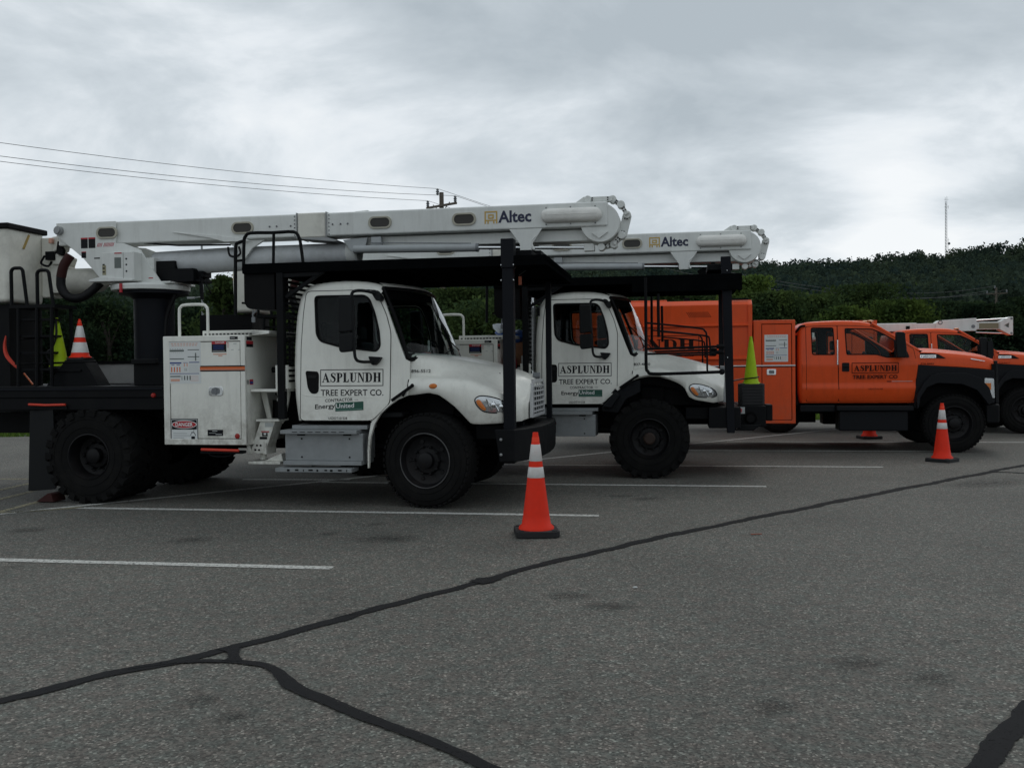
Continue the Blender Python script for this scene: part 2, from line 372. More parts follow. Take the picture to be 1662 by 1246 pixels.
# ------------------------------------------------------------------ wheels
def wheel(parent, x, y, z, R_, w, rr, far=False, lugs=False, dd=.10, hub=.09, steer=0, dual=False, hubmat=None, nuts=10, edge=False):
    """y = outer face; wheel goes inboard. far: mirrored for the other side of the truck"""
    e = bpy.data.objects.new('wheel', None); COL.objects.link(e); e.parent = parent; e.location = (x, y, z); e.empty_display_size = .1
    e.rotation_euler = (0, 0, (math.pi if far else 0)+R(steer))
    def tyre(o):
        b = B(); k = .9
        pr = [(rr, .04), (rr+.015, .012), (rr+.05, .004), (rr+(R_-rr)*.45, -.004), (R_-.07, .004), (R_-.03, .016), (R_-.006, .05)]
        if lugs: mid = [(R_-.014, .07), (R_-.014, w-.07)]
        else:
            mid = []
            for i in range(5):
                c = .05+(w-.1)*(i+.5)/5; hw = (w-.1)/10-.006
                mid += [(R_, c-hw), (R_, c+hw)]+([(R_-.014, c+hw+.002), (R_-.014, c+hw+.010)] if i < 4 else [])
        pr = pr+mid+[(r_, w-t) for r_, t in pr[::-1]]
        b.lathe([(r_, t+o) for r_, t in pr], n=56, close=True)
        for side in (0, 1):
            for r_ in (rr+(R_-rr)*.3, rr+(R_-rr)*.62): # raised sidewall rings
                t = (-.006 if side == 0 else w+.006)+o; b.lathe([(r_-.006, t+(.008 if side == 0 else -.008)), (r_, t), (r_+.006, t+(.008 if side == 0 else -.008))], n=56)
        nb = 22 if lugs else 46
        for i in range(nb):
            for side in (0, 1):
                a0 = 2*math.pi*(i+.5*side)/nb; da = 2*math.pi/nb*(.29 if lugs else .3); sl = .16 if lugs else .02
                t0, t1 = (-.004, w*.54) if lugs else (.006, .05)
                if side: t0, t1 = w-t0, w-t1
                r0, r1 = R_-.02, R_+.004
                V = []
                for (t, aa) in ((t0, a0), (t1, a0+sl)):
                    for r_ in (r0, r1 if lugs else R_-.001 if False else R_):
                        for s_ in (-1, 1): V.append((r_*math.cos(aa+s_*da), t+o, r_*math.sin(aa+s_*da)))
                b.add(V, [(0, 1, 3, 2), (4, 6, 7, 5), (0, 4, 5, 1), (2, 3, 7, 6), (0, 2, 6, 4), (1, 5, 7, 3)])
                if lugs:  # shoulder block running down the sidewall
                    V = []
                    for r_ in (R_-.075, R_):
                        for t in ((-.012, .02) if side == 0 else (w+.012, w-.02)):
                            for s_ in (-1, 1): V.append((r_*math.cos(a0+s_*da*.85), t+o, r_*math.sin(a0+s_*da*.85)))
                    b.add(V, [(0, 1, 3, 2), (4, 6, 7, 5), (0, 4, 5, 1), (2, 3, 7, 6), (0, 2, 6, 4), (1, 5, 7, 3)])
        b.build('tyre', RUB, e, ang=30)
    tyre(0)
    if dual: tyre(w+.05)
    b = B(); hr = .085
    b.lathe([(rr+.006, .03), (rr+.012, .008), (rr, .004), (rr-.012, .03), (rr-.03, dd-.02), (rr-.07, dd), (hr+.07, dd), (hr+.05, dd-.025), (hr+.005, dd-.03), (hr, dd-hub), (hr-.02, dd-hub-.012), (.00001, dd-hub-.012)], n=40)
    b.lathe([(rr, w-.04), (rr-.02, w-.06), (rr-.02, dd+.01), (rr-.08, dd+.01)], n=40)
    for i in range(nuts):
        a = 2*math.pi*i/nuts; b.lathe([(.016, dd-.02), (.016, dd-.055), (.006, dd-.065), (.00001, dd-.065)], (.150*math.cos(a), 0, .150*math.sin(a)), n=6)
    for i in range(5):
        a = 2*math.pi*(i+.5)/5; b.lathe([(.026, dd-.004), (.022, dd-.012), (.00001, dd-.0121)], ((rr-.075)*math.cos(a), 0, (rr-.075)*math.sin(a)), n=10)
    b.build('rim', RIMB, e)
    if edge: b = B(); b.lathe([(rr+.0145, .005), (rr+.008, .0), (rr+.002, .003)], n=48); b.build('rim_edge', RIMC, e)
    if hubmat:
        b = B(); b.lathe([(hr*.95, dd-hub-.014), (hr*.7, dd-hub-.03), (.00001, dd-hub-.03)], n=14); b.build('hub_cap', hubmat, e)
    return e

# ------------------------------------------------------------------ cab shell shared by all cabs
def shell(path, ys, yc, cross, name, m, parent):
    rows = []
    for i, p in enumerate(path):
        a = Vector(path[max(i-1, 0)]); c = Vector(path[min(i+1, len(path)-1)]); t = (c-a).normalized(); n_ = Vector((-t.y, t.x))
        row = []
        for dy, ins in cross:
            q = Vector(p)-n_*ins; row.append((q.x, (ys(q.y)+dy) if dy < 9 else yc, q.y))
        row += [(q[0], 2*yc-q[1], q[2]) for q in row[::-1][(1 if cross[-1][0] >= 9 else 0):]]
        rows.append(row)
    b = B(); b.grid(rows); return b.build(name, m, parent, ang=50)
def side(parent, outer, hole_list, ys, yc, far, name, m, y0=0., y1=.035, bevel=0.):
    b = B(); b.prism(outer, y0, y1, holes=hole_list)
    b.xf(lambda x, y, z: (x, (ys(z)+y) if not far else 2*yc-ys(z)-y, z)); return b.build(name, m, parent, bevel=bevel, ang=30)

def seat(parent, x, y, z):
    b = B(); b.box(x, x+.48, y-.24, y+.24, z, z+.14); b.prism([(x-.02, z+.12), (x+.12, z+.12), (x-.02, z+.72), (x-.12, z+.72)], y-.24, y+.24); b.box(x-.14, x-.06, y-.13, y+.13, z+.74, z+.92)
    b.build('seat', SEAT, parent, bevel=.03)
def steering(parent, x, y, z):
    b = B(); P = []
    for i in range(25):
        a = 2*math.pi*i/24; P.append((x+.10*math.sin(a)*-1, y+.21*math.cos(a), z+.17*math.sin(a)))
    b.tube(P, .014, 6); b.tube([(x, y, z), (x+.22, y, z-.2)], .03, 6); b.tube([P[0], P[12]], .012, 5); b.build('steering_wheel', SEAT, parent)

# ------------------------------------------------------------------ white bucket truck
DECAL_M = [PAPER, PINKI, GRYI, BLUEI, REDI, INK, WINK, ORI, LGRY, mat('tan_print', (.30, .28, .18), .6)]
def load_chart(b, X, Z, y, w, h):
    """safety chart print: X,Z = top left corner"""
    def r_(a0, a1, c0, c1, m): flat(b, X+w*a0, X+w*a1, Z-h*c1, Z-h*c0, y, m)
    for i in range(9): r_(.08+i*.1, .15+i*.1, .03, .05, 1); r_(.1+i*.095, .165+i*.095, .075, .095, 1)
    r_(.03, .5, .19, .235, 2); r_(.62, 1.0, .185, .205, 2); r_(.03, .5, .40, .425, 2); r_(.62, 1.0, .355, .375, 2); r_(.86, .9, .27, .46, 2)
    for k in range(6): r_(.04+k*.08, .07+k*.08, .165, .175, 2); r_(.07+k*.07, .09+k*.07, .26, .27, 8)
    r_(.03, .41, .495, .53, 3); r_(.47, .62, .50, .51, 3); r_(.66, 1.0, .49, .51, 3); r_(.08, .18, .55, .565, 3); r_(.25, .36, .55, .565, 3)
    for k in range(4): r_(.07+k*.09, .105+k*.09, .61, .735, 7)
    for k in range(2): r_(.49+k*.09, .525+k*.09, .52, .6, 1); r_(.51+k*.05, .54+k*.05, .64, .71, 8)
    r_(.03, .99, .765, .78, 3); r_(.04, .38, .825, .855, 2); r_(.05, .35, .90, .96, 1)
    for k in range(4): r_(.40+k*.09, .44+k*.09, .825, .93, 2 if k else 8)
    for k in range(7): r_(.66, .97, .56+k*.028, .564+k*.028, 8)
    for k in range(5): r_(.70, .97, .83+k*.03, .835+k*.03, 1)

def white_truck(origin, rz, v):
    T = empty('bucket_truck', origin, rz,
              'nearest white bucket truck with a black front post and the left cone before its bumper' if v == 1 else 'second white bucket truck with knobbly front tyre and black brush rails round its hood',
              'truck', 'white bucket trucks parked side by side')
    yc = 1.2; dz = 0 if v == 1 else .055; bs = 0 if v == 1 else -.475; bz = 0 if v == 1 else .035
    ys = lambda z: .10+.07*(z-.93-dz)/1.5
    # chassis
    b = B()
    for y in (.75, 1.55): b.box(-6.4, .95, y, y+.09, .74+dz, 1.0+dz)
    for x in (-5.4, -4.4, -3.4, -2.4, -1.2, .2): b.box(x, x+.1, .84, 1.55, .78+dz, .96+dz)
    b.tube([(0, .35, .5), (0, 2.05, .5)], .07, 10); b.sphere((0, 1.0, .5), .19, 12); b.tube([(-3.92, .35, .52), (-3.92, 2.05, .52)], .09, 10); b.sphere((-3.92, 1.2, .52), .22, 12)
    b.tube([(-.2, 1.2, .6), (-3.7, 1.2, .58)], .06, 8)
    b.box(-.75, -.1, .7, 1.7, .55, 1.1); b.box(-2.9, -1.8, 1.5, 2.1, .55, 1.1); b.box(.1, .85, .75, 1.65, .62+dz, 1.15+dz)
    b.prism([(-.9, .66), (.5, .62), (.5, .56), (-.9, .6)], .55, .63); b.prism([(-.9, .66), (.5, .62), (.5, .56), (-.9, .6)], 1.77, 1.85)
    b.box(.5, .80, .3, 2.1, .72+dz, .88+dz); b.box(-.55, .72, .60, 1.80, .95, 1.44)
    b.build('chassis_frame', BLACK, T, bevel=.006, seg=1)
    b = B(); b.prism([(-.64, .95+dz), (-.40, 1.14+dz), (0, 1.2+dz), (.42, 1.12+dz), (.62, .98), (.70, .95), (.70, 1.36+dz), (.2, 1.44+dz), (-.2, 1.44+dz), (-.64, 1.3)], .42, .46); b.box(-.62, .62, .46, 1.94, 1.20+dz, 1.24+dz)
    b.prism([(-.64, .95+dz), (-.40, 1.14+dz), (0, 1.2+dz), (.42, 1.12+dz), (.62, .98), (.70, .95), (.70, 1.36+dz), (.2, 1.44+dz), (-.2, 1.44+dz), (-.64, 1.3)], 1.94, 1.98); b.box(-.1, .2, .5, .7, .98, 1.2)
    b.build('wheel_well_liner', DARK, T)
    # wheels
    if v == 1:
        wheel(T, 0, .0, .51, .51, .29, .285, dd=.085, steer=-11, hub=.07, edge=True); wheel(T, 0, 2.4, .51, .51, .29, .285, far=True, dd=.085, steer=-11)
    else:
        wheel(T, .02, -.04, .53, .53, .42, .26, lugs=True, dd=.13, hub=.07, hubmat=RUST); wheel(T, .02, 2.44, .53, .53, .42, .26, far=True, lugs=True, dd=.13, hubmat=RUST)
    wheel(T, -3.92, -.10, .535, .535, .40, .25, lugs=True, dd=.19, hub=.10, dual=True); wheel(T, -3.92, 2.5, .535, .535, .40, .25, far=True, lugs=True, dd=.19, dual=True)
    # flatbed
    b = B(); b.box(-6.4, -2.04, .0, 2.4, 1.20, 1.33); b.box(-2.04, -1.66, .75, 2.4, 1.20, 1.328); b.box(-6.4, -3.04, .012, .05, 1.06, 1.20); b.build('flatbed', BLACK, T, bevel=.008)
    b = B(); b.box(-6.4, -3.04, -.012, -.001, 1.285, 1.312); b.build('bed_edge_rail', NAVY, T, bevel=.004)
    b = B(); b.lathe([(.00001, -.022), (.022, -.018), (.028, -.001)], (-3.154, 0, 1.225), n=14); b.build('marker_light', REDL, T)
    b = B()
    b.prism(rnd([(-4.75, 1.09), (-4.755, .6), (-4.765, .12), (-4.43, .145), (-4.43, 1.09)], .02), .02, .04); b.xf(lambda x, y, z: (x+.01*math.sin(z*6), y+.03*math.sin(z*4+x*3), z)); b.build('mud_flap', PLAST, T)
    b = B(); b.tube([(-4.72, -.02, 1.127), (-4.5, -.025, 1.118), (-4.25, -.02, 1.123)], .014, 8); b.build('hose_marker_strip', REDR, T)
    b = B(); b.box(-4.74, -4.24, -.01, .06, 1.07, 1.105); b.bar((-4.6, .1, 1.07), (-4.45, .1, .9), .02, .02); b.bar((-4.36, .1, 1.07), (-4.5, .1, .98), .02, .02); b.build('flap_bracket', BLACK, T)
    # toolbox with door, decals, hoop
    ybx = 0.
    b = B(); b.box(-3.02, -2.035, ybx+.012, 1.02, .67, 1.885)
    fr = [(-3.02, .67), (-2.035, .67), (-2.035, 1.885), (-3.02, 1.885)]; hl = [(-2.945, .735), (-2.09, .735), (-2.09, 1.822), (-2.945, 1.822)]
    b.prism(fr, ybx-.014, ybx+.012, holes=[hl])
    tb = b.build('toolbox', WHITE, T, bevel=.007)
    b = B(); b.box(-2.938, -2.097, ybx-.006, ybx+.011, .742, 1.815)
    dr = b.build('toolbox_door', WHITE, tb, bevel=.003, seg=1)
    b = B(); b.prism(hl, ybx+.004, ybx+.0118, holes=[inset(hl, .009)]); b.build('door_seal', DARK, tb)
    b = B(); b.prism(rrect(-2.476, -2.303, 1.216, 1.318, .03), ybx-.014, ybx-.006); b.build('latch', CHROME, tb, bevel=.004)
    b = B(); b.prism(rrect(-2.440, -2.340, 1.235, 1.300, .02), ybx-.016, ybx-.013); b.prism(rrect(-2.40, -2.375, 1.225, 1.31, .01), ybx-.022, ybx-.014); b.build('latch_handle', GREYD, tb)
    b = B(); b.box(-2.60, -1.97, .10, .95, 1.886, 1.945); b.prism([(-1.97, 1.886), (-1.97, 1.945), (-1.80, 1.935), (-1.80, 1.90)], .1, .95); b.build('box_lid', WHITE, tb, bevel=.006)
    b = B()
    for i in range(13): b.box(-2.57+i*.045, -2.545+i*.045, .094, .099, 1.897, 1.912)
    b.build('lid_slots', DARK, tb)
    b = B(); b.tube(smooth_path([(-2.878, .10, 1.88), (-2.878, .10, 2.16), (-2.862, .10, 2.215), (-2.81, .10, 2.24), (-2.60, .10, 2.24), (-2.548, .10, 2.215), (-2.532, .10, 2.16), (-2.532, .10, 1.88)], 4), .017, 8); b.build('hand_rail', WHITE, tb)
    def D(a, c): return (-3.021+(a/6.229-26)*.00743, 1.885-(c/6.229-17)*.00697)
    Y = ybx-.0075
    b = B(); x0, z0 = D(215, 162); x1, z1 = D(545, 580); flat(b, x0, x1, z1, z0, Y, 0)
    load_chart(b, x0+.005, z0-.002, Y-.001, (x1-x0)*.94, (z0-z1)*.98); b.build('load_chart_decal', DECAL_M, tb, smooth=False, norm=False)
    b = B(); x0, z0 = D(228, 930); x1, z1 = D(505, 1148); flat(b, x0, x1, z1, z0, Y, 5); flat(b, x0+.008, x1-.008, z1+.008, z0-.008, Y-.0012, 0)
    flat(b, x0+.014, x1-.014, z0-.122, z0-.014, Y-.0024, 5)
    cx_, cz_ = (x0+x1)/2, z0-.066
    for k, (ra, rb, mi) in enumerate(((.152, .046, 6), (.143, .039, 4))):
        b.mat(mi).add([(cx_+ra*math.cos(2*math.pi*i/28), Y-.0036-.0012*k, cz_+rb*math.sin(2*math.pi*i/28)) for i in range(28)], [tuple(range(28))])
    for k in range(3): flat(b, x0+.03, x0+.03+(.17, .21, .13)[k], z1+.075-k*.025, z1+.082-k*.025, Y-.0024, 8)
    mx_ = x1-.06
    b.mat(5).add([(mx_+.032*math.cos(math.pi*i/10), Y-.0024, z1+.052+.04*math.sin(math.pi*i/10)) for i in range(11)], [tuple(range(11))])
    b.mat(0).add([(mx_+.026*math.cos(math.pi*i/10), Y-.0036, z1+.052+.033*math.sin(math.pi*i/10)) for i in range(11)], [tuple(range(11))])
    flat(b, mx_-.022, mx_+.022, z1+.012, z1+.045, Y-.0024, 5); flat(b, mx_-.02, mx_+.012, z1+.088, z1+.094, Y-.0024, 5); flat(b, mx_+.008, mx_+.012, z1+.088, z1+.125, Y-.0024, 5)
    dd_ = b.build('danger_decal', DECAL_M, tb, smooth=False, norm=False)
    text('DANGER', cx_-.105, cx_+.105, cz_-.022, cz_+.022, Y-.0062, WINK, dd_, bold=.02)
    b = B(); x0, z0 = D(655, 160); x1, z1 = D(803, 270); flat(b, x0, x1, z1, z0, Y, 5); flat(b, x0, x1, z0-.035, z0, Y-.0012, 4)
    for k in range(5): flat(b, x0+.02, x1-.03, z1+.03+k*.011, z1+.034+k*.011, Y-.0012, 3)
    flat(b, x0+.01, x1-.02, z1+.012, z1+.017, Y-.0012, 8); xx, zz_ = D(670, 285); flat(b, xx, xx+.16, zz_-.012, zz_, Y, 1); flat(b, xx+.06, xx+.11, zz_-.03, zz_-.018, Y, 1)
    xx, zz_ = D(817, 175); flat(b, xx, xx+.006, zz_-.06, zz_, Y, 4); flat(b, xx-.003, xx+.009, zz_-.008, zz_, Y-.0008, 4)
    for q in ((872, 185, .04), (850, 245, .03), (920, 245, .02)):
        xx, zz_ = D(q[0], q[1]); flat(b, xx, xx+q[2], zz_-.008, zz_, Y, 8)
    w_ = b.build('warning_decal', DECAL_M, tb, smooth=False, norm=False)
    text('DANGER', x0+.045, x1-.02, z0-.027, z0-.009, Y-.0024, WINK, w_, bold=.01)
    b = B(); zt, zb_ = 1.552, 1.487
    for (xa, xb, yy) in ((-2.577, -2.0965, Y), (-2.0965, -2.0352, ybx-.0155)):
        flat(b, xa, xb, zb_, zt, yy, 5); flat(b, xa, xb, zb_+.014, zt-.014, yy-.001, 7); flat(b, xa, xb, zb_+.018, zb_+.024, yy-.002, 1)
    b.build('orange_stripe', DECAL_M, tb, smooth=False, norm=False)
    b = B(); flat(b, -2.497, -2.311, .77, .838, Y, 5); flat(b, -2.44, -2.38, .82, .828, Y-.001, 8); flat(b, -2.48, -2.40, .80, .804, Y-.001, 8); flat(b, -2.40, -2.325, .785, .79, Y-.001, 6)
    flat(b, -2.21, -2.115, 1.84, 1.872, ybx-.0155, 5); flat(b, -2.20, -2.15, 1.853, 1.86, ybx-.0165, 8)
    b.build('name_plate', DECAL_M, tb, smooth=False, norm=False)
    b = B(); b.lathe([(.00001, ybx-.022), (.024, ybx-.018), (.03, ybx-.006)], (-2.142, 0, .768), n=18); b.build('reflector', REDL, tb)
    b = B()  # decals on the front end of the box
    def fx(y0, y1, z0, z1, mi, x=-2.0335): b.mat(mi).add([(x, y0, z0), (x, y1, z0), (x, y1, z1), (x, y0, z1)], [(0, 1, 2, 3)])
    fx(.03, .16, 1.83, 1.87, 5); fx(.02, .19, 1.755, 1.825, 5); fx(.02, .19, 1.79, 1.825, 4, -2.0325); fx(.09, .18, 1.335, 1.395, 4); fx(.10, .17, 1.345, 1.372, 3, -2.0325)
    for k in range(4): fx(.03+k*.012, .036+k*.012, 1.335+.01*(k % 2), 1.39, 5)
    b.build('side_decal', DECAL_M, tb, smooth=False, norm=False)
    b = B(); b.tube([(-2.58, .0, .617), (-2.13, .0, .607)], .016, 8); b.build('wheel_chock', REDR, T, bevel=0)
    b = B(); b.box(-2.6, -2.1, .01, .12, .57, .600); b.tube(smooth_path([(-2.50, .02, .57), (-2.47, .02, .545), (-2.36, .02, .535), (-2.25, .02, .545), (-2.23, .02, .57)], 3), .008, 6); b.build('chock_holder', BLACK, T)
    # outrigger between box and cab
    b = B()
    b.prism([(-2.04, 1.27), (-1.68, 1.27), (-1.68, 1.22), (-1.74, .93), (-1.78, .88), (-1.80, 1.12), (-1.84, 1.24), (-1.96, 1.24), (-1.90, .92), (-1.95, .90)], .36, .39)
    b.box(-2.03, -1.62, .1, .36, 1.255, 1.285); b.box(-1.74, -1.60, .12, .38, 1.285, 1.55); b.box(-2.03, -1.68, 1.2, 1.23, 1.0, 1.27)
    b.tube([(-1.79, .34, 1.16), (-1.79, .30, 1.16)], .022, 10); ob = b.build('outrigger_bracket', WHITE, T, bevel=.004)
    b = B(); b.tube([(-1.97, .55, 1.50), (-1.72, .55, 1.50), (-1.70, .55, 1.30)], .035, 8); b.box(-1.98, -1.66, .8, 1.5, .8, 1.24); b.tube([(-1.9, .5, 1.15), (-1.9, .5, .9)], .05, 8); b.build('hydraulic_block', BLACK, ob)
    b = B(); b.add([(-1.955, .18, .93), (-1.775, .18, .93), (-1.905, .18, .56), (-2.085, .18, .56), (-1.955, .40, .93), (-1.775, .40, .93), (-1.905, .40, .56), (-2.085, .40, .56)], [(0, 1, 2, 3), (4, 7, 6, 5), (0, 4, 5, 1), (1, 5, 6, 2), (2, 6, 7, 3), (3, 7, 4, 0)])
    b.box(-2.0, -1.72, .16, .42, .92, .945); b.prism([(-2.10, .55), (-2.12, .66), (-2.09, .68), (-2.06, .56)], .16, .42); b.prism([(-1.92, .55), (-1.89, .68), (-1.88, .68), (-1.88, .55)], .16, .42)
    lg = b.build('outrigger_leg', WHITE, T, bevel=.005)
    b = B()
    for (dx, dz_) in ((-2.0, .65), (-1.955, .65), (-2.02, .60), (-1.975, .60)): b.lathe([(.00001, .174), (.012, .176), (.012, .181)], (dx, 0, dz_), n=8)
    b.build('leg_bolt_holes', DARK, lg)
    b = B(); flat(b, -1.945, -1.85, .80, .812, .176, 4); flat(b, -1.935, -1.87, .755, .795, .176, 5); flat(b, -1.915, -1.885, .77, .79, .174, 0); flat(b, -1.965, -1.875, .72, .748, .176, 5); flat(b, -1.90, -1.80, .86, .905, .176, 8); b.build('leg_decal', DECAL_M, lg, smooth=False, norm=False)
    b = B(); b.tube([(-1.98, .3, .56), (-1.98, .3, .48)], .04, 8); b.box(-2.08, -1.70, .12, .5, .445, .475); b.prism([(-1.93, .475), (-1.72, .56), (-1.70, .475)], .2, .4); b.build('outrigger_foot', WHITE, T, bevel=.005)
    # step box under door
    yst = .0
    b = B(); b.box(-1.595, -.70, yst+.03, .45, .50+dz, .795+dz); sb = b.build('step_box', ALU, T, bevel=.006)
    b = B(); b.box(-1.62, -.74, yst-.05, .44, .796+dz, .838+dz); b.box(-1.543, -.67, .10, .44, .838+dz, .883+dz); b.build('upper_step', ALU, sb, bevel=.005)
    if v == 1:
        b = B(); b.box(-1.60, -.70, yst-.02, .40, .455, .50); b.box(-1.66, -.783, yst-.10, .12, .385, .43); b.build('lower_step', ALU, sb, bevel=.005)
        b = B()
        for i in range(9): b.box(-1.52+i*.082+.01*(i % 3), -1.49+i*.082+.02*(i % 2), yst-.1025, yst-.099, .395+.006*(i % 2), .418)
        for i in range(7): b.box(-1.48+i*.09, -1.42+i*.09, yst-.0525, yst-.049, .815, .822)
        b.build('grip_holes', DARK, sb)
    b = B()
    for x in (-1.4, -.85):
        for z in (.74, .54): b.lathe([(.00001, .022), (.010, .024), (.010, .029)], (x, 0, z+dz), n=8)
    b.box(-1.45, -1.36, .02, .03, .775+dz, .79+dz); b.box(-.92, -.83, .02, .03, .775+dz, .79+dz); b.build('step_bolts', DARK, sb)
    # ---- cab
    e = bpy.data.objects.new('cab', None); COL.objects.link(e); e.parent = T; e.location = (0, 0, dz); e.empty_display_size = .2
    ys0 = lambda z: .10+.07*(z-.93)/1.5
    path = smooth_path([(-1.485, .93, 0), (-1.525, 1.2, 0), (-1.54, 1.55, 0), (-1.525, 1.95, 0), (-1.49, 2.22, 0), (-1.44, 2.35, 0), (-1.35, 2.43, 0), (-1.2, 2.462, 0), (-.95, 2.475, 0), (-.70, 2.462, 0), (-.54, 2.425, 0), (-.47, 2.385, 0)], 2)
    path = [(p.x, p.y) for p in path]
    shell(path, ys0, yc, [(0, .085), (.004, .055), (.018, .028), (.045, .008), (.09, 0), (.3, 0), (99, -.012)], 'cab_shell', WHITE, e)
    shell(path, ys0, yc, [(.05, .12), (.3, .05), (99, .05)], 'head_lining', SEAT, e)
    ins = []
    for i, p in enumerate(path):
        a = Vector(path[max(i-1, 0)]); c = Vector(path[min(i+1, len(path)-1)]); t = (c-a).normalized(); ins.append((p[0]+t.y*.083, p[1]-t.x*.083))
    outer = ins+[(-.505, 2.31), (-.46, 2.20), (-.39, 2.0), (-.30, 1.76), (-.235, 1.60), (-.19, 1.575), (-.195, 1.27), (-.40, 1.13), (-.60, .93)]
    WH = rnd([(-1.285, 2.315), (-.70, 2.312), (-.64, 2.27), (-.577, 2.114), (-.525, 1.90), (-.514, 1.74), (-.56, 1.68), (-.982, 1.735), (-1.215, 1.80), (-1.265, 1.88)], .05, 3)
    door = rnd([(-1.375, 2.36), (-1.409, 2.105), (-1.433, 1.744), (-1.44, .937), (-.612, .937), (-.415, 1.125), (-.405, 1.896), (-.456, 2.086), (-.54, 2.27), (-.60, 2.36)], .05, 3)
    for far in (False, True):
        side(e, outer, [WH], ys0, yc, far, 'cab_side', WHITE); side(e, inset(outer, .01), [inset(WH, -.01)], ys0, yc, far, 'side_trim', SEAT, .037, .05)
        d = side(e, door, [WH], ys0, yc, far, 'door', WHITE, -.007, -.0005, bevel=.002)
        side(d, inset(door, -.008), [inset(door, -.0005)], ys0, yc, far, 'door_seal', DARK, -.003, -.0008)
        side(d, WH, [inset(WH, .022)], ys0, yc, far, 'window_seal', DARK, -.013, .01)
        side(d, inset(WH, .018), [], ys0, yc, far, 'window_pane', GLASS, .004, .008)
    hn = rnd([(-1.385, 1.485), (-1.24, 1.475), (-1.225, 1.44), (-1.228, 1.26), (-1.25, 1.232), (-1.315, 1.23), (-1.355, 1.29)], .03, 3)
    side(e, hn, [], ys0, yc, False, 'door_handle', DARK, -.012, -.007, bevel=.002); side(e, rrect(-1.35, -1.25, 1.40, 1.435, .01), [], ys0, yc, False, 'handle_grip', PLAST, -.02, -.012, bevel=.003)
    # swage line under the handle
    b = B(); b.tube([(x, ys0(z)-.007, z) for x, z in ((-1.43, 1.235), (-1.38, 1.21), (-1.2, 1.198), (-.9, 1.196), (-.6, 1.19))], .004, 6); b.build('door_crease', WHITE, e)
    fn = lambda x, y, z: (x, ys0(z)-.009+y, z)
    ft = lambda k: (lambda x, y, z: (x, ys0(z)-.009-k, z))
    w_ = serif_word('ASPLUNDH', -1.188, -.509, 1.355, 1.458, 0, INK, e, (-1.21, -.485, 1.312, 1.496), .008, fn=lambda x, y, z: (x, ys0(z)-.009, z))
    text('TREE EXPERT CO.', -1.203, -.484, 1.206, 1.275, 0, INK, e, fn=fn, bold=.012)
    ex = 0 if v == 1 else .10; sl = .022 if v == 1 else 0
    text('CONTRACTOR', -1.153+ex, -.835+ex, 1.143-sl*.3, 1.178-sl*.3, 0, INK, e, fn=fn, bold=.012, slant=sl*.6); text('FOR', -.81+ex, -.772+ex, 1.158, 1.168, 0, INK, e, fn=fn)
    text('Energy', -1.27+ex, -1.036+ex, 1.044, 1.112, 0, INK, e, fn=fn, bold=.016, slant=sl*.6)
    b = B(); b.add([fn(-1.034+ex, 0, 1.035), fn(-.711+ex, 0, 1.035+sl*.7), fn(-.711+ex, 0, 1.13+sl*.7), fn(-1.034+ex, 0, 1.13)], [(0, 1, 2, 3)]); b.build('green_panel', GREEN, e, smooth=False, norm=False)
    text('United', -1.025+ex, -.818+ex, 1.068, 1.117, 0, WINK, e, fn=ft(.002), bold=.015, slant=sl*.5)
    b = B()
    for i in range(24): x = -1.02+ex+i*.0125; z = 1.046+sl*.7*i/24; b.add([ft(.002)(x, 0, z), ft(.002)(x+.005, 0, z), ft(.002)(x+.005, 0, z+.008), ft(.002)(x, 0, z+.008)], [(0, 1, 2, 3)])
    b.build('speckle_print', TEAL, e, smooth=False, norm=False)
    text('USDOT101328', -1.115+ex*.5, -.898+ex*.5, .948, .975, 0, INK, e, fn=fn, bold=.01)
    # windscreen
    def wsx(t, s):  # t 0 side..1 centre, s 0 bottom..1 top
        xb = -.215+.30*(1-(1-t)**2.2); xt = -.50+.20*(1-(1-t)**2.2); return xb+(xt-xb)*s+.02*math.sin(math.pi*s)
    def wrow(s, off=0., y_in=.0):
        z = 1.60+(2.385-1.60)*s; r_ = []
        for k in range(17):
            q = k/8-1; t = 1-abs(q); yy = yc+q*(yc-ys0(z)-.012-y_in); r_.append((wsx(t, s)+off, yy, z+.02*t*(1 if s > .5 else 0)))
        return r_
    b = B(); b.grid([wrow(k/6) for k in range(7)]); b.build('windscreen', WGLASS, e)
    b = B(); b.tube([(p[0]+.004, p[1], p[2]) for p in wrow(0)], .024, 8); b.tube([(p[0]+.004, p[1], p[2]-.004) for p in wrow(1)], .020, 8)
    for s_ in (0, 1): b.tube([(lambda r_: (r_[0][0]+.004, r_[0][1] if s_ == 0 else 2*yc-r_[0][1], r_[0][2]))(wrow(k/6)) for k in range(7)], .022, 8)
    b.build('windscreen_seal', DARK, e)
    b = B()  # header above windscreen and sun visor strip
    b.grid([[(p[0]-.06, p[1]+(yc-p[1])*.05, p[2]+.06) for p in wrow(1)], [(p[0]-.012, p[1]+(yc-p[1])*.03, p[2]+.035) for p in wrow(1)], [(p[0]-.004, p[1]+(yc-p[1])*.02, p[2]) for p in wrow(1)]]); b.build('roof_header', WHITE, e)
    b = B(); b.grid([wrow(.97, -.02, .05), wrow(.84, -.02, .05)]); b.build('sun_visor', DARK, e)
    # interior
    b = B(); b.box(-.62, -.24, .22, 2.18, 1.2, 1.55); b.box(-1.46, -.30, .20, 2.20, .96, 1.02); b.prism([(-.45, 1.55), (-.24, 1.55), (-.26, 1.62), (-.42, 1.62)], .9, 2.1); b.build('dashboard', SEAT, e, bevel=.02)
    b = B(); b.box(-1.42, -1.40, .24, 2.16, 1.0, 1.75); b.box(-1.42, -1.40, .24, .6, 1.75, 2.3); b.box(-1.42, -1.40, 1.8, 2.16, 1.75, 2.3); b.build('rear_trim', SEAT, e)
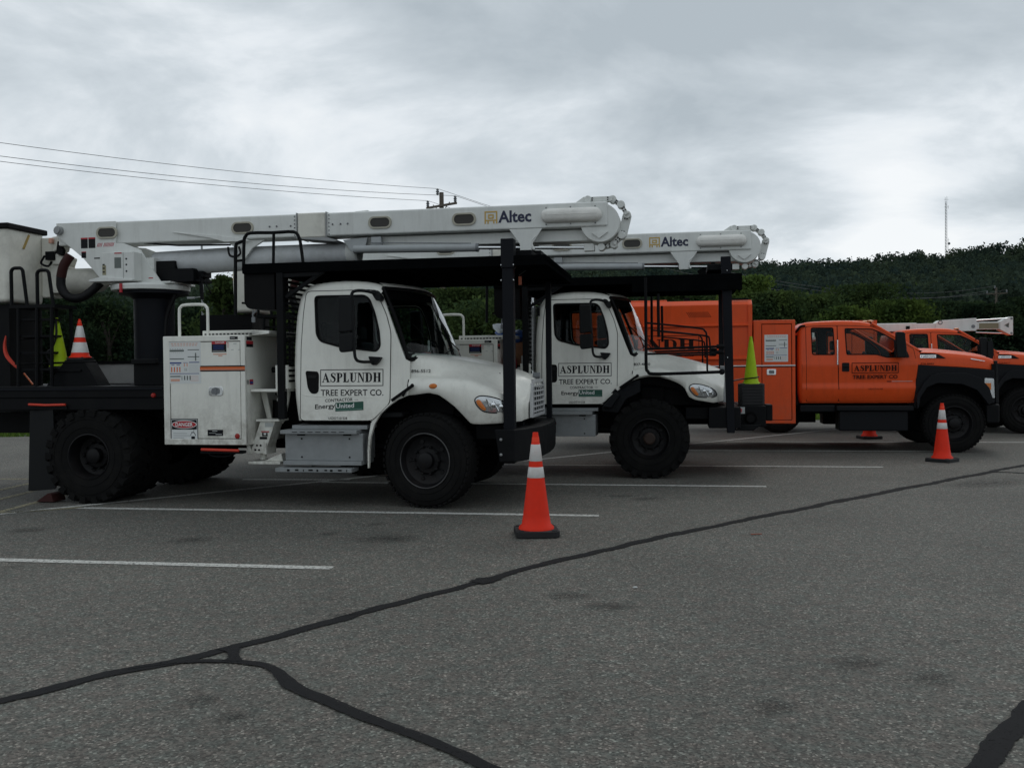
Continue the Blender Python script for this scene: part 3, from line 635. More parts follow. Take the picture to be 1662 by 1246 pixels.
    seat(e, -1.22, .62, 1.12); seat(e, -1.22, 1.78, 1.12); steering(e, -.62, 1.78, 1.60)
    b = B(); b.sphere((-.3, 1.2, 1.66), .05, 8, (1.6, 1, .6)); b.sphere((-.22, 1.35, 1.645), .045, 8, (1.5, 1, .6)); b.build('dash_clutter_orange', ORI, e)
    b = B(); b.sphere((-.28, 1.05, 1.655), .045, 8, (2, 1.2, .6)); b.build('dash_clutter_blue', BLUET, e)
    # mirrors
    for far in (False, True):
        F = (lambda x, y, z: (x, 2*yc-y, z)) if far else (lambda x, y, z: (x, y, z))
        b = B(); b.prism(rnd([(-.885, 2.27), (-.735, 2.27), (-.72, 1.90), (-.885, 1.885)], .03), -.19, -.09); b.prism(rnd([(-.885, 1.875), (-.72, 1.885), (-.725, 1.69), (-.86, 1.675), (-.88, 1.70)], .03), -.185, -.09); b.xf(F); mo = b.build('mirror', PLAST, e, bevel=.015)
        b = B(); b.tube([F(*p) for p in smooth_path([(-.50, .10, 2.29), (-.60, -.02, 2.33), (-.70, -.13, 2.33), (-.74, -.15, 2.28), (-.735, -.15, 2.1), (-.725, -.15, 1.9), (-.715, -.15, 1.68), (-.70, -.14, 1.60), (-.66, -.08, 1.575), (-.58, .06, 1.575)], 4)], .017, 8); b.build('mirror_arm', PLAST, mo)
        b = B(); b.prism(rnd([(-.60, 2.35), (-.54, 2.355), (-.475, 2.27), (-.485, 2.235), (-.53, 2.23), (-.57, 2.29)], .03), .04, .16); b.xf(F); b.build('mirror_mount', PLAST, mo, bevel=.008); b = B(); b.prism(rnd([(-.635, 1.635), (-.49, 1.625), (-.52, 1.575), (-.565, 1.535), (-.60, 1.545)], .015), .05, .14); b.xf(F); b.build('mirror_mount', PLAST, mo, bevel=.008)
    # ---- hood
    ax, az = ([-.2, .04, .15, .24, .32, .39, .45, .50, .60, 1.0], [1.207, 1.235, 1.212, 1.152, 1.09, 1.02, .955, .903, .897, .915]) if v == 1 else ([-.2, -.10, .013, .15, .286, .40, .48, .54, .62, .865, 1.0], [1.25, 1.285, 1.305, 1.30, 1.262, 1.215, 1.16, 1.03, .99, .945, .96])
    if v == 1: az = [a for a in az]
    kx = [-.2, 0, .25, .5, .68, .82, .92, .985]
    def hood_sec(x):
        g = lambda a: interp(kx, a, x)
        yo = g([.085, .05, .04, .045, .065, .11, .20, .36]); zs = g([1.40, 1.405, 1.40, 1.365, 1.30, 1.235, 1.185, 1.15]); zh = g([1.675, 1.65, 1.61, 1.555, 1.505, 1.455, 1.41, 1.365])
        yw = g([.20, .25, .38, .50, .58, .64, .68, .72]); zb_ = interp(ax, az, x)
        zs = max(zs, zb_+.13); y6 = min(yo+.20, yw-.02)
        zt = zh-g([.075, .07, .065, .065, .065, .07, .08, .09])
        return [(yo+.02, zb_), (yo, zb_+.02), (yo-.004, zs-.11), (yo+.012, zs-.06), (yo+.045, zs-.018), (yo+.09, zs+.0), (y6, zs+.012), ((y6+yw)/2, zs*.45+zt*.55), (yw, zt), (yw+.06, zh-.03), (yw+.22, zh-.008), (yc, zh)]
    def nose(x, y): 
        k = max(0, (x-.72)/.26); return x+.05*k*(1-((yc-y)/(yc-.3))**2 if abs(yc-y) < .9 else 0)
    def hood_y(x, z):
        s_ = hood_sec(x)[1:]
        for (a, c), (d, f) in zip(s_[:-1], s_[1:]):
            if c <= z <= f: return a+(d-a)*(z-c)/max(1e-6, f-c)
        return s_[-1][0] if z > s_[0][1] else s_[0][0]
    xs = list(np.linspace(-.2, .985, 44)); rows = []
    for x in xs:
        s_ = hood_sec(x); s2 = s_+[(2*yc-a, c) for a, c in s_[::-1][1:]]; rows.append([(nose(x, a), a, c) for a, c in s2])
    b = B(); b.grid(rows); last = rows[-1]; cen = []
    rr_ = [(p[0]+.015, yc+(p[1]-yc)*.97, 1.1+(p[2]-1.1)*.95) for p in last]; b.grid([last, rr_]); b.add(rr_, [tuple(range(len(rr_)))])
    hd = b.build('hood', WHITE, e, ang=60)
    b = B()
    ring = [(-.195, 1.30), (-.195, 1.207), (-.30, 1.165), (-.40, 1.10), (-.50, 1.01), (-.57, .90), (-.615, .76), (-.632, .60), (-.64, .42), (-.655, .42), (-.655, .62), (-.645, .75), (-.61, .915), (-.412, 1.11)] if v == 1 else [(-.195, 1.34), (-.195, 1.25), (-.33, 1.17), (-.40, 1.115), (-.44, 1.15), (-.25, 1.31)]
    b.prism(ring, .05, .10); b.build('fender_rear_edge', WHITE, e, bevel=.004)
    if v == 2:
        b = B(); b.prism([(-.40, 1.11), (-.44, 1.14), (-.60, .96), (-.62, .84), (-.40, .82), (-.30, 1.0), (-.10, 1.1), (-.10, 1.26), (-.2, 1.24)], .10, .14); b.build('fender_extension', FLARE, e)
        b = B(); b.prism([(-.60, .90), (-.42, 1.10), (-.36, 1.06), (-.48, .88)], -.03, .10); b.build('splash_guard', FLARE, e, bevel=.02)
    b = B(); b.bar((-.37, .045, 1.155), (-.14, .035, 1.31), .035, .03); b.bar((-.24, .02, 1.20), (-.20, .02, 1.27), .02, .02); b.sphere((-.135, .03, 1.315), .022, 8); b.build('hood_latch', DARK, e)
    b = B(); b.tube([(-.203, hood_y(-.2, z)-.002, z) for z in (1.29, 1.36, 1.45, 1.55)]+[(-.19, .19, 1.60), (-.15, .25, 1.635)], .006, 6); b.build('hood_seam', DARK, e)
    # headlight following the fender
    def patch(poly, dy, thick, name, m, par, refine=1):
        n_ = len(poly); c = (sum(p[0] for p in poly)/n_, sum(p[1] for p in poly)/n_); b = B(); ringsv = []
        for s_ in (1., .7, .4): ringsv.append([(c[0]+(p[0]-c[0])*s_, c[1]+(p[1]-c[1])*s_) for p in poly])
        vs = []; fs = []
        bulge = {1.: 0, .7: .012, .4: .018}
        for s_, r_ in zip((1., .7, .4), ringsv): vs += [(x, hood_y(x, z)-dy-bulge[s_]*thick, z) for x, z in r_]
        vs.append((c[0], hood_y(*c)-dy-.02*thick, c[1]))
        for k in range(2):
            for i in range(n_): j = (i+1) % n_; fs.append((k*n_+i, k*n_+j, (k+1)*n_+j, (k+1)*n_+i))
        for i in range(n_): fs.append((2*n_+i, 2*n_+(i+1) % n_, 3*n_))
        b.add(vs, fs); return b.build(name, m, par, ang=60)
    HLP = rnd([(.545, 1.165), (.60, 1.197), (.69, 1.19), (.81, 1.155), (.89, 1.10), (.915, 1.045), (.86, 1.022), (.72, 1.024), (.63, 1.04), (.57, 1.10)], .05, 3)
    patch(inset(HLP, -.012), .002, .1, 'headlight_bezel', DARK, hd); hl_ = patch(HLP, .006, .5, 'headlight', REFL, hd)
    patch(rnd([(.56, 1.155), (.60, 1.165), (.67, 1.06), (.655, 1.042), (.62, 1.06), (.575, 1.11)], .02, 2), .018, .3, 'turn_signal', AMB, hl_)
    b = B()
    for k in range(3): x = .70+k*.065; b.tube([(x-.03, hood_y(x-.03, 1.16)-.014, 1.165-k*.02), (x, hood_y(x, 1.1)-.020, 1.10), (x+.03, hood_y(x+.03, 1.04)-.014, 1.04)], .007, 6)
    b.sphere((.74, hood_y(.74, 1.1)+.0, 1.105), .035, 10); b.sphere((.82, hood_y(.82, 1.1)+.0, 1.085), .03, 10); b.build('lamp_bowl', CHROME, hl_)
    b = B(); b.lathe([(.00001, -.02), (.03, -.015), (.045, 0), (.048, .01)], (.09, hood_y(.09, 1.306)-.004, 1.306), n=18); b.xf(lambda x, y, z: (x, y, 1.306+(z-1.306)*.6))
    if v == 1: b.build('side_marker', AMB, hd)
    text('896-5512' if v == 1 else '837-4880', -.188, .015 if v == 1 else .03, 1.452, 1.487, 0, INK, hd, fn=lambda x, y, z: (x, hood_y(x, z)-.006, z), bold=.01)
    # grille
    gx = 1.018
    b = B(); b.prism([(.76, .945), (1.64, .945), (1.62, 1.30), (1.5, 1.345), (.9, 1.345), (.78, 1.30)], gx, gx+.02, axis='x'); b.build('grille_backing', DARK, hd)
    b = B(); po = [(.74, .93), (1.66, .93), (1.64, 1.31), (1.51, 1.36), (.89, 1.36), (.76, 1.31)]; b.prism(po, gx+.005, gx+.045, axis='x', holes=[inset(po, .035)])
    for k in range(6): z = .982+k*.058; b.box(gx+.018, gx+.046, .77, 1.63, z, z+.020)
    for k in range(4): y = .94+k*.17; b.box(gx+.012, gx+.03, y, y+.014, .95, 1.33)
    b.build('grille', SILV, hd, bevel=.003, seg=1)
    b = B(); b.lathe([(.00001, gx+.06), (.035, gx+.055), (.04, gx-.02)], (0, yc, 1.40), axis='x', n=18); b.xf(lambda x, y, z: (x, yc+(y-yc)*1.5, z)); b.build('badge', GREYD, hd)
    b = B(); b.bar((.04, .62, 1.69), (-.26, .50, 2.0), .014, .01); b.bar((.08, 1.3, 1.71), (-.22, 1.1, 2.05), .014, .01); b.tube([(.02, 1.0, 1.69), (.10, .95, 1.71), (.06, .85, 1.72), (.12, .8, 1.70)], .007, 5); b.build('wiper', DARK, e)
    # ---- bumper and front posts
    if v == 1:
        b = B(); b.prism([(.76, .02), (.97, .02), (1.07, .22), (1.17, .7), (1.19, 1.2), (1.17, 1.7), (1.12, 2.2), (1.05, 2.38), (.76, 2.38)], .50, .845, axis='z')
        b.xf(lambda x, y, z: (x+.05 if (z < .6 and x < .77) else x, y, z)); bu = b.build('bumper', BLACK, T, bevel=.012)
        b = B()
        for z in (.74, .58): b.lathe([(.00001, .006), (.014, .010), (.016, .02)], (.83, 0, z), n=8)
        b.build('bumper_bolts', STEELD, bu)
        b = B(); b.mat(0).add([(1.125, 2.22, .66), (1.105, 2.29, .66), (1.105, 2.29, .80), (1.125, 2.22, .80)], [(0, 1, 2, 3)]); b.mat(1).add([(1.1255, 2.218, .76), (1.1055, 2.288, .76), (1.1055, 2.288, .80), (1.1255, 2.218, .80)], [(0, 1, 2, 3)]); b.build('bumper_sticker', [PAPER, REDI], bu, smooth=False, norm=False)
        b = B(); b.box(.845, .965, .09, .21, .48, 2.86); b.box(.835, .975, .075, .225, 2.55, 2.86); b.build('front_post', NAVY, T, bevel=.008)
        b = B(); b.box(.99, 1.06, 2.28, 2.36, .50, 2.60); b.build('front_post', NAVY, T, bevel=.008)
        b = B()
        for z in (2.42, 2.58, .6): b.sphere((.838, .08, z), .010, 6); b.sphere((.972, .08, z), .010, 6)
        b.build('post_bolts', CHROME, T)
        b = B(); b.box(1.0, 1.03, .22, .25, 2.38, 2.47); b.build('marker_lamp', mat('dull_amber', (.25, .05, .012), .5), T)
    else:
        b = B(); b.box(.80, 1.22, .15, 2.25, .66, .94); b.box(1.22, 1.57, .45, 1.95, .66, .945); b.prism([(.98, .70), (1.10, .62), (1.39, .62), (1.50, .70)], .3, 2.0); b.box(1.57, 1.66, .5, .8, .74, .96); b.build('bumper', BLACK, T, bevel=.012)
        b = B(); b.tube([(1.36, .42, .78), (1.36, .36, .78)], .055, 14); b.tube([(1.36, .45, .78), (1.36, 1.9, .78)], .09, 14); b.build('winch', DARK, T)
        b = B(); b.box(1.20, 1.29, .435, .449, .84, .93); b.mat(1).box(1.21, 1.25, .432, .434, .86, .91); b.build('winch_plate', [LGRY, REDI], T)
        b = B(); b.add([(.97, .12, 2.94), (1.10, .12, 2.94), (1.10, .24, 2.94), (.97, .24, 2.94), (1.04, .12, .60), (1.14, .12, .60), (1.14, .24, .60), (1.04, .24, .60)], [(0, 1, 2, 3), (4, 7, 6, 5), (0, 4, 5, 1), (1, 5, 6, 2), (2, 6, 7, 3), (3, 7, 4, 0)]); b.build('front_post', NAVY, T, bevel=.006)
        b = B(); b.box(1.02, 1.10, 2.2, 2.28, .60, 2.60); b.build('front_post', NAVY, T, bevel=.006)
        b = B(); [b.sphere((1.165, .2, z), .011, 6) for z in (.66, .74, .82, .90)]; [b.sphere((1.05, .115, z), .010, 6) for z in (2.5, 2.75, 1.6)]; b.build('post_bolts', CHROME, T)
        for yy, nm in ((-.08, 0), (2.46, 1)):
            b = B(); b.tube(smooth_path([(-.012, yy, 2.67), (-.012, yy, 1.9), (-.012, yy, 1.50), (.01, yy, 1.43), (.08, yy, 1.395), (.5, yy, 1.40), (.98, yy+.1, 1.413)], 4), .021, 8); b.tube([(.15, yy, 2.45), (.155, yy, 1.88)], .02, 8)
            b.tube(smooth_path([(-.01, yy, 2.07), (.35, yy, 2.03), (.69, yy, 1.985), (.75, yy, 1.95), (.775, yy, 1.87), (.78, yy, 1.41)], 4), .013, 7); b.tube(smooth_path([(.16, yy, 1.955), (.5, yy, 1.92), (.76, yy, 1.885), (.81, yy, 1.84), (.82, yy, 1.62)], 4), .012, 7)
            b.tube([(-.01, yy, 1.725), (.92, yy, 1.745)], .016, 7); b.tube([(-.01, yy+.2, 1.66), (.92, yy+.2, 1.672)], .014, 7)
            b.build('brush_rail', BLACK, T)
            b = B(); b.lathe([(.03, .90), (.03, .98), (.018, 1.0)], (0, yy, 1.745), axis='x', n=10); b.lathe([(.028, .90), (.028, .98), (.018, 1.0)], (0, yy+.2, 1.672), axis='x', n=10); b.sphere((.97, yy+.08, 1.413), .04, 8); b.build('rail_end', BLACK, T)
        b = B(); b.tube([(-1.60, .28, .9), (-1.60, .28, 2.46)], .055, 16); st = b.build('exhaust_stack', CHROME, T)
        b = B(); b.tube([(-1.60, .28, 1.45), (-1.60, .28, 2.33)], .068, 16); b.build('heat_shield', PERF, st)
        b = B()
        for k in range(40):
            for a in (-2.3, -1.9, -1.5, -1.1, -.7): b.sphere((-1.60+.067*math.cos(a), .28+.067*math.sin(a), 1.47+k*.0215), .006, 4)
        b.build('shield_holes', DARK, st)
        b = B(); b.box(-1.50, -1.46, .09, .13, 2.2, 2.3); b.build('clearance_lamp', DARK, T)
    # ---- roof guard and rack
    gx0, gx1 = (-2.10, 1.32) if v == 1 else (-2.10, 1.24)
    gz = 2.60 if v == 1 else 2.63
    b = B(); b.box(gx0, gx1, .08, 2.42, gz+.03, gz+.08); b.box(gx0, gx1, .08, .13, gz-.03, gz+.03); b.box(gx0, gx1, 2.37, 2.42, gz-.03, gz+.03); b.box(gx1-.05, gx1, .13, 2.37, gz-.03, gz+.03)
    for k in range(6): x = gx0+.3+k*.5; b.box(x, x+.05, .13, 2.37, gz-.02, gz+.03)
    if v == 2: b.box(-.2, gx1, .075, .10, gz-.14, gz+.03)
    rg = b.build('roof_guard', GUARD, T, bevel=.006)
    for yq in (.08, 2.3):
        b = B(); b.box(-1.70, -1.62, yq, yq+.08, .95, gz-.03); b.build('rack_post', BLACK, T, bevel=.005)
    b = B(); b.bar((-1.66, .12, gz-.06), (-1.2, .12, gz-.05), .05, .05); b.bar((-1.6, .12, gz-.30), (-1.15, .12, gz-.02), .04, .04); b.build('rack_brace', BLACK, T, bevel=.005)
    rk = None
    for k in range(20):
        if rk is None: b = B(); b.box(-1.62, -1.59, .16, 2.30, 1.36, 1.385); rk = b.build('rack_slat', BLACK, T)
        else: q_ = rk.copy(); COL.objects.link(q_); q_.location.z = k*.058
    b = B()
    b.tube(smooth_path([(-2.10, .12, gz+.04), (-2.09, .12, 2.93), (-2.07, .12, 2.99), (-2.01, .12, 3.025), (-1.74, .12, 3.02), (-1.50, .12, 3.02), (-1.44, .12, 2.96), (-1.42, .12, 2.88), (-1.39, .12, gz+.04)], 3), .019, 8); b.tube([(-1.735, .12, 3.02), (-1.745, .12, gz+.04)], .017, 8)
    b.tube(smooth_path([(-2.205, .12, 2.12), (-2.198, .12, 2.6), (-2.19, .12, 2.88), (-2.16, .12, 2.92), (-2.09, .12, 2.94)], 3), .02, 8); b.tube([(-2.19, .12, 2.72), (-2.10, .12, 2.725)], .015, 6); b.build('guard_hoop', BLACK, T)
    b = B(); b.prism(rnd([(-2.185, 2.63), (-1.715, 2.63), (-1.715, 2.14), (-1.74, 2.12), (-2.15, 2.115), (-2.175, 2.14)], .02), .16, .60); bx = None
    b = B(); b.prism(rnd([(-2.10, 2.62), (-1.738, 2.62), (-1.738, 2.168), (-2.03, 2.18), (-2.07, 2.20), (-2.105, 2.26), (-2.13, 2.26), (-2.13, 2.235), (-2.10, 2.255)], .01), .125, .50); bx = b.build('hanging_bin', DARK, T, bevel=.006)
    b = B(); b.tube([(-1.99, .12, 2.17), (-2.0, .12, 2.11), (-1.985, .12, 2.06)], .008, 5); b.tube([(-1.95, .12, 2.17), (-1.995, .12, 2.12)], .008, 5); b.prism(rrect(-2.01, -1.97, 2.03, 2.09, .01), .11, .13); b.build('bin_strap', GREYD, bx)
    b = B(); bo_ = lambda x: x+bs; x0, z0 = -5.70, 2.93
    for (a, c, d, f) in ((0, .045, 0, .006), (0, .006, -.08, 0), (.02, .026, -.07, -.02), (.02, .045, -.022, -.016)): flat(b, bo_(x0+a), bo_(x0+c), z0+d, z0+f, .498, 0)
    b.build('bucket_logo', GOLD, T, smooth=False, norm=False)
    b = B(); b.box(.62+.0, 1.25, .95, 1.45, gz+.08, gz+.12); b.box(.80, 1.13, 1.0, 1.4, gz+.12, 2.84); b.bar((.75, 1.2, gz+.1), (.99, 1.2, 2.86), .06, .3); b.box(.80, 1.13, .3, 1.0, 2.66 if v == 1 else 2.78, 2.76 if v == 1 else 2.86); b.build('boom_rest_stand', BLACK, T, bevel=.006)
    if v == 1: b = B(); b.box(-.75, -.45, 1.0, 1.4, gz+.08, 2.75); b.build('guard_beam', BLACK, T)
    # ---- mast, turret
    xm = -3.975+bs; ym = 1.2
    b = B(); b.lathe([(.30, 1.34), (.245, 1.37), (.245, 2.40), (.30, 2.44), (.42, 2.46), (.42, 2.50)], (xm+.12, ym, 0), axis='z', n=40); b.build('mast', NAVY, T)
    b = B(); b.lathe([(.40, 2.50), (.47, 2.505), (.475, 2.56), (.46, 2.575), (.00001, 2.576)], (xm+.08, ym, 0), axis='z', n=40); b.box(xm-.3, xm+.52, ym-.3, ym+.3, 2.576, 2.60)
    tr = b.build('turret', BOOMW, T, bevel=.005)
    b = B(); b.box(xm-.05, xm-.02, ym-.482, ym-.46, 2.46, 2.57); b.build('turret_index_mark', REDI, tr)
    pl = [(-5.02, 3.365), (-5.02, 3.21), (-4.66, 2.925), (-4.42, 2.66), (-4.42, 2.60), (-3.60, 2.60), (-3.744, 2.81), (-3.868, 3.0), (-4.09, 3.085), (-4.2, 3.095), (-4.2, 3.365)]
    pl = [(x+bs, z+bz) for x, z in pl]
    b = B(); b.prism(pl, .93, .955); b.prism(pl, 1.40, 1.425); b.box(-4.35+bs, -3.70+bs, .955, 1.40, 2.60, 2.9); b.build('turret_plate', BOOMW, tr, bevel=.004)
    b = B(); b.box(-4.28+bs, -3.85+bs, .76, .93, 2.61+bz, 2.955+bz); b.prism([(-4.45+bs, 2.60+bz), (-3.87+bs, 2.60+bz), (-3.87+bs, 2.62+bz), (-4.28+bs, 2.66+bz), (-4.45+bs, 2.625+bz)], .74, .93); b.build('control_box', BOOMW, tr, bevel=.006)
    b = B(); f = lambda *a: flat(b, a[0]+bs, a[1]+bs, a[2]+bz, a[3]+bz, a[4], a[5])
    f(-4.68, -4.585, 3.04, 3.173, .929, 5); f(-4.575, -4.48, 3.04, 3.173, .929, 5); f(-4.68, -4.585, 3.155, 3.173, .928, 4); f(-4.575, -4.48, 3.155, 3.173, .928, 4); f(-4.675, -4.61, 2.92, 3.0, .929, 5); f(-4.675, -4.61, 2.99, 3.0, .928, 4)
    f(-4.47, -4.21, 3.046, 3.105, .9292, 0)
    for k in range(13):
        if k != 4: b.mat(4).add([(-4.462+bs+k*.018, .9285, 3.052+bz), (-4.453+bs+k*.018, .9285, 3.052+bz), (-4.433+bs+k*.018, .9285, 3.10+bz), (-4.442+bs+k*.018, .9285, 3.10+bz)], [(0, 1, 2, 3)])
    f(-4.11, -4.01, 2.935, 2.95, .758, 4); f(-4.11, -4.02, 2.76, 2.89, .758, 2); f(-4.50, -4.42, 2.905, 2.92, .928, 5); f(-3.76, -3.70, 2.64, 2.652, .928, 4)
    f(-4.275, -4.225, 2.68, 2.80, .758, 9)
    for k in range(3): f(-4.27, -4.24, 2.71+k*.045, 2.725+k*.045, .756, 5)
    for z in (2.87, 2.80, 2.72): b.mat(5).add([(-3.95+bs+.013*math.cos(i), .758, z+bz+.013*math.sin(i)) for i in (0, 1.05, 2.1, 3.15, 4.2, 5.25)], [tuple(range(6))])
    f(-3.992, -3.988, 2.62, 2.95, .757, 2); b.build('control_decals', DECAL_M, tr, smooth=False, norm=False)
    b = B(); b.tube([(-4.97+bs, .92, 3.27), (-4.97+bs, .86, 3.27)], .04, 12); b.tube([(-4.97+bs, .88, 3.27), (-4.97+bs, 1.5, 3.27)], .055, 12); b.build('pivot_pin', STEELD, tr)
    b = B(); b.box(-3.72+bs, -3.20+bs, 1.0, 1.4, 2.60+bz, 2.76+bz); b.box(-3.80+bs, -3.45+bs, 1.0, 1.36, 2.76, 2.86); b.box(-3.22+bs, -3.12+bs, 1.1, 1.3, 2.66, 2.73); b.bar((-3.16+bs, 1.1, 2.66), (-3.14+bs, 1.1, 2.38), .035, .035); b.tube([(-3.12+bs, 1.1, 2.62), (-3.02+bs, 1.1, 2.46), (-3.03+bs, 1.1, 2.44), (-3.07+bs, 1.1, 2.45)], .008, 5); b.box(-3.35+bs, -3.14+bs, 1.05, 1.35, 2.60, 2.63); b.build('swivel_motor', BLACK, tr, bevel=.008)
    # ---- booms
    BX = lambda x: x+bs
    b = B(); b.box(BX(-5.02), BX(1.90), .96, 1.28, 3.085+bz, 3.365+bz); ub = b.build('upper_boom', BOOMW, T, bevel=.022, seg=3)
    b = B(); b.box(BX(-1.81), BX(-1.455), .945, 1.295, 3.072+bz, 3.372+bz); b.build('boom_sleeve', CREAM, ub, bevel=.02)
    b = B(); b.box(BX(-1.825), BX(-1.812), .943, 1.297, 3.07+bz, 3.374+bz); b.box(BX(-1.453), BX(-1.44), .943, 1.297, 3.07+bz, 3.374+bz); b.prism([(BX(-1.8), 3.075+bz), (BX(-1.45), 3.075+bz), (BX(-1.30), 3.03+bz), (BX(-1.34), 3.02+bz), (BX(-1.75), 3.062+bz)], .95, 1.29); b.build('sleeve_joint', STEELD, ub)
    b = B()
    for x in (-4.315, -2.52, -.78, .238):
        oy = -.033 if x < -4 else 0
        b = B(); b.prism(rrect(BX(x-.143), BX(x+.143), 3.150+bz, 3.295+bz, .068, 5), .945+oy, .962+oy, holes=[rrect(BX(x-.118), BX(x+.118), 3.170+bz, 3.275+bz, .05, 5)]); b.build('inspection_rim', mat('aged_rim', (.40, .38, .31), .6), ub, bevel=.003)
        b = B(); b.prism(rrect(BX(x-.118), BX(x+.118), 3.170+bz, 3.275+bz, .05, 5), .952+oy, .961+oy); b.build('inspection_cover', mat('grey_rubber_cover', (.05, .047, .043), .75), ub)
    b = B()
    for x in (-2.17, -2.08, -1.90, -1.37, -1.27, -1.18): b.sphere((BX(x), .956, 3.225+bz), .012, 6)
    for k in range(6):
        for x in (-1.85, -1.415): b.sphere((BX(x), .956, 3.11+bz+k*.045), .008, 6)
    for x in (1.20, 1.48, 1.76): b.sphere((BX(x), .956, 3.315+bz), .009, 6); b.sphere((BX(x), .956, 3.125+bz), .009, 6)
    b.build('boom_bolts', GREYD, ub)
    P = rrect(BX(1.142), BX(1.837), 3.138+bz, 3.302+bz, .081, 8); b = B(); m_ = len(P)
    for k, (ii, yy) in enumerate(((0, .958), (.004, .925), (.022, .900), (.05, .885))):
        Q = inset(P, ii) if ii else P; b.v += [(q[0], yy, q[1]) for q in Q]
        if k:
            for i in range(m_): j = (i+1) % m_; b.f.append(((k-1)*m_+i, (k-1)*m_+j, k*m_+j, k*m_+i)); b.m.append(0)
    b.f.append(tuple(range(3*m_, 4*m_))); b.m.append(0)
    b.build('boom_end_fairing', PILL, ub, ang=60)
    # maker's lettering
    Yb = .957
    b = B(); lx0, lx1, lz0, lz1 = BX(.481), BX(.632), 3.158+bz, 3.302+bz; t = .016
    for r_ in ((lx0, lx1, lz1-t, lz1), (lx0, lx0+t, lz0, lz1-t), (lx1-t, lx1, lz0, lz1-t), (lx0+.042, lx1-.042, lz1-.052, lz1-.036), (lx0+.042, lx1-.042, lz1-.088, lz1-.072), (lx0+.042, lx0+.042+t, lz1-.072, lz1-.052), (lx1-.042-t, lx1-.042, lz1-.072, lz1-.052), (lx0+t, lx1-t, lz0+.032, lz0+.046), (lx0+.034, lx0+.034+t, lz0, lz0+.032), (lx1-.034-t, lx1-.034, lz0, lz0+.032)): flat(b, *r_, Yb, 0)
    b.build('maker_logo', GOLD, ub, smooth=False, norm=False)
    text('Altec', BX(.642), BX(1.028), 3.162+bz, 3.302+bz, Yb, NAVYI, ub, bold=.03)
    # elbow: sheave disc and link chain
    b = B(); b.lathe([(.00001, .985), (.216, .985), (.223, .995), (.223, 1.36), (.216, 1.37), (.00001, 1.37)], (BX(1.812), 0, 3.130+bz), n=48); b.prism([(BX(1.72), 3.01+bz), (BX(1.90), 3.02+bz), (BX(1.80), 2.95+bz)], .965, .985); el = b.build('elbow_sheave', BOOMW, T, bevel=0)
    kn = [(1.671, 3.405), (1.948, 3.405), (2.045, 3.335), (2.112, 3.222), (2.052, 2.985), (1.960, 2.890), (1.820, 2.861)]
    for i in range(len(kn)-1):
        (ax_, az_), (bx_, bz_) = kn[i], kn[i+1]; b = B(); yy = 1.06 if i % 2 == 0 else 1.10
        b.lathe([(.00001, yy-.035), (.040, yy-.035), (.044, yy-.028), (.044, yy+.10), (.00001, yy+.10)], (BX(ax_), 0, az_+bz), n=16); b.bar((BX(ax_), yy+.03, az_+bz), (BX(bx_), yy+.03, bz_+bz), .10, .058 if (i in (0, 3)) else .046)
        lk = b.build('chain_link', BOOMW, el, bevel=.006)
        b = B(); t_ = Vector((bx_-ax_, 0, bz_-az_)).normalized(); nn_ = Vector((-t_.z, 0, t_.x))
        for e_ in (.05, -.05):
            q_ = Vector((BX(ax_ if e_ > 0 else bx_), yy-.030, (az_ if e_ > 0 else bz_)+bz))+t_*e_
            for f_ in (.013, -.013): b.sphere(tuple(q_+nn_*f_), .0085, 6)
        b.build('link_pins', DARK, el)
    b = B(); b.lathe([(.00001, 1.03), (.042, 1.03), (.042, 1.16), (.00001, 1.16)], (BX(1.818), 0, 2.861+bz), n=16); b.build('chain_link', BOOMW, el, bevel=.006)
    b = B(); b.box(BX(1.62), BX(1.74), 1.05, 1.15, 2.82+bz, 2.90+bz); b.build('rod_clevis', BOOMW, el, bevel=.008)
    b = B(); b.prism([(BX(1.50), 3.36+bz), (BX(1.62), 3.44+bz), (BX(1.70), 3.44+bz), (BX(1.72), 3.36+bz)], 1.05, 1.15); b.build('chain_anchor', BOOMW, el, bevel=.008)
    # lower boom
    b = B(); b.tube([(BX(-3.80), 1.2, 2.845+bz), (BX(-2.82), 1.2, 2.875+bz), (BX(-1.20), 1.2, 2.90+bz)], [.155, .150, .132], 28); lb = b.build('lower_boom', mat('pale_grey_fibreglass_tube', (.50, .52, .53), .45, var=.12, dirt=(grime, .4)), T)
    b = B(); b.box(BX(-1.20), BX(1.70), 1.08, 1.34, 2.94+bz, 3.075+bz); b.lathe([(.135, -1.26), (.14, -1.25), (.14, -1.14), (.12, -1.12)], (bs, 1.2, 2.905+bz), axis='x', n=20); b.build('lower_boom_tip', BOOMW, lb, bevel=.015)
    b = B(); b.prism([(BX(-1.26), 3.04+bz), (BX(-.95), 3.06+bz), (BX(-1.0), 2.88+bz), (BX(-1.06), 2.865+bz), (BX(-1.16), 2.90+bz)], 1.0, 1.05); b.box(BX(-.90), BX(-.78), .98, 1.06, 2.96+bz, 3.06+bz); b.lathe([(.00001, .985), (.03, .985), (.03, 1.0)], (BX(-1.09), 0, 2.93+bz), n=10); b.build('boom_bracket', GREYM, lb, bevel=.004)
    b = B(); b.tube([(BX(-1.10), .95, 2.915+bz), (BX(.389), .95, 2.888+bz)], .047, 16); cy_ = b.build('hydraulic_cylinder', GREYM, lb)
    b = B(); b.tube([(BX(.38), .95, 2.888+bz), (BX(.41), .95, 2.888+bz)], .05, 16); b.tube([(BX(.32), .95, 2.94+bz), (BX(-.9), .95, 2.985+bz)], .007, 5); b.build('cylinder_gland', GREYD, cy_)
    b = B(); b.tube([(BX(.40), .95, 2.887+bz), (BX(1.05), 1.0, 2.872+bz), (BX(1.64), 1.08, 2.862+bz)], .020, 12); b.build('piston_rod', CHROME, cy_)
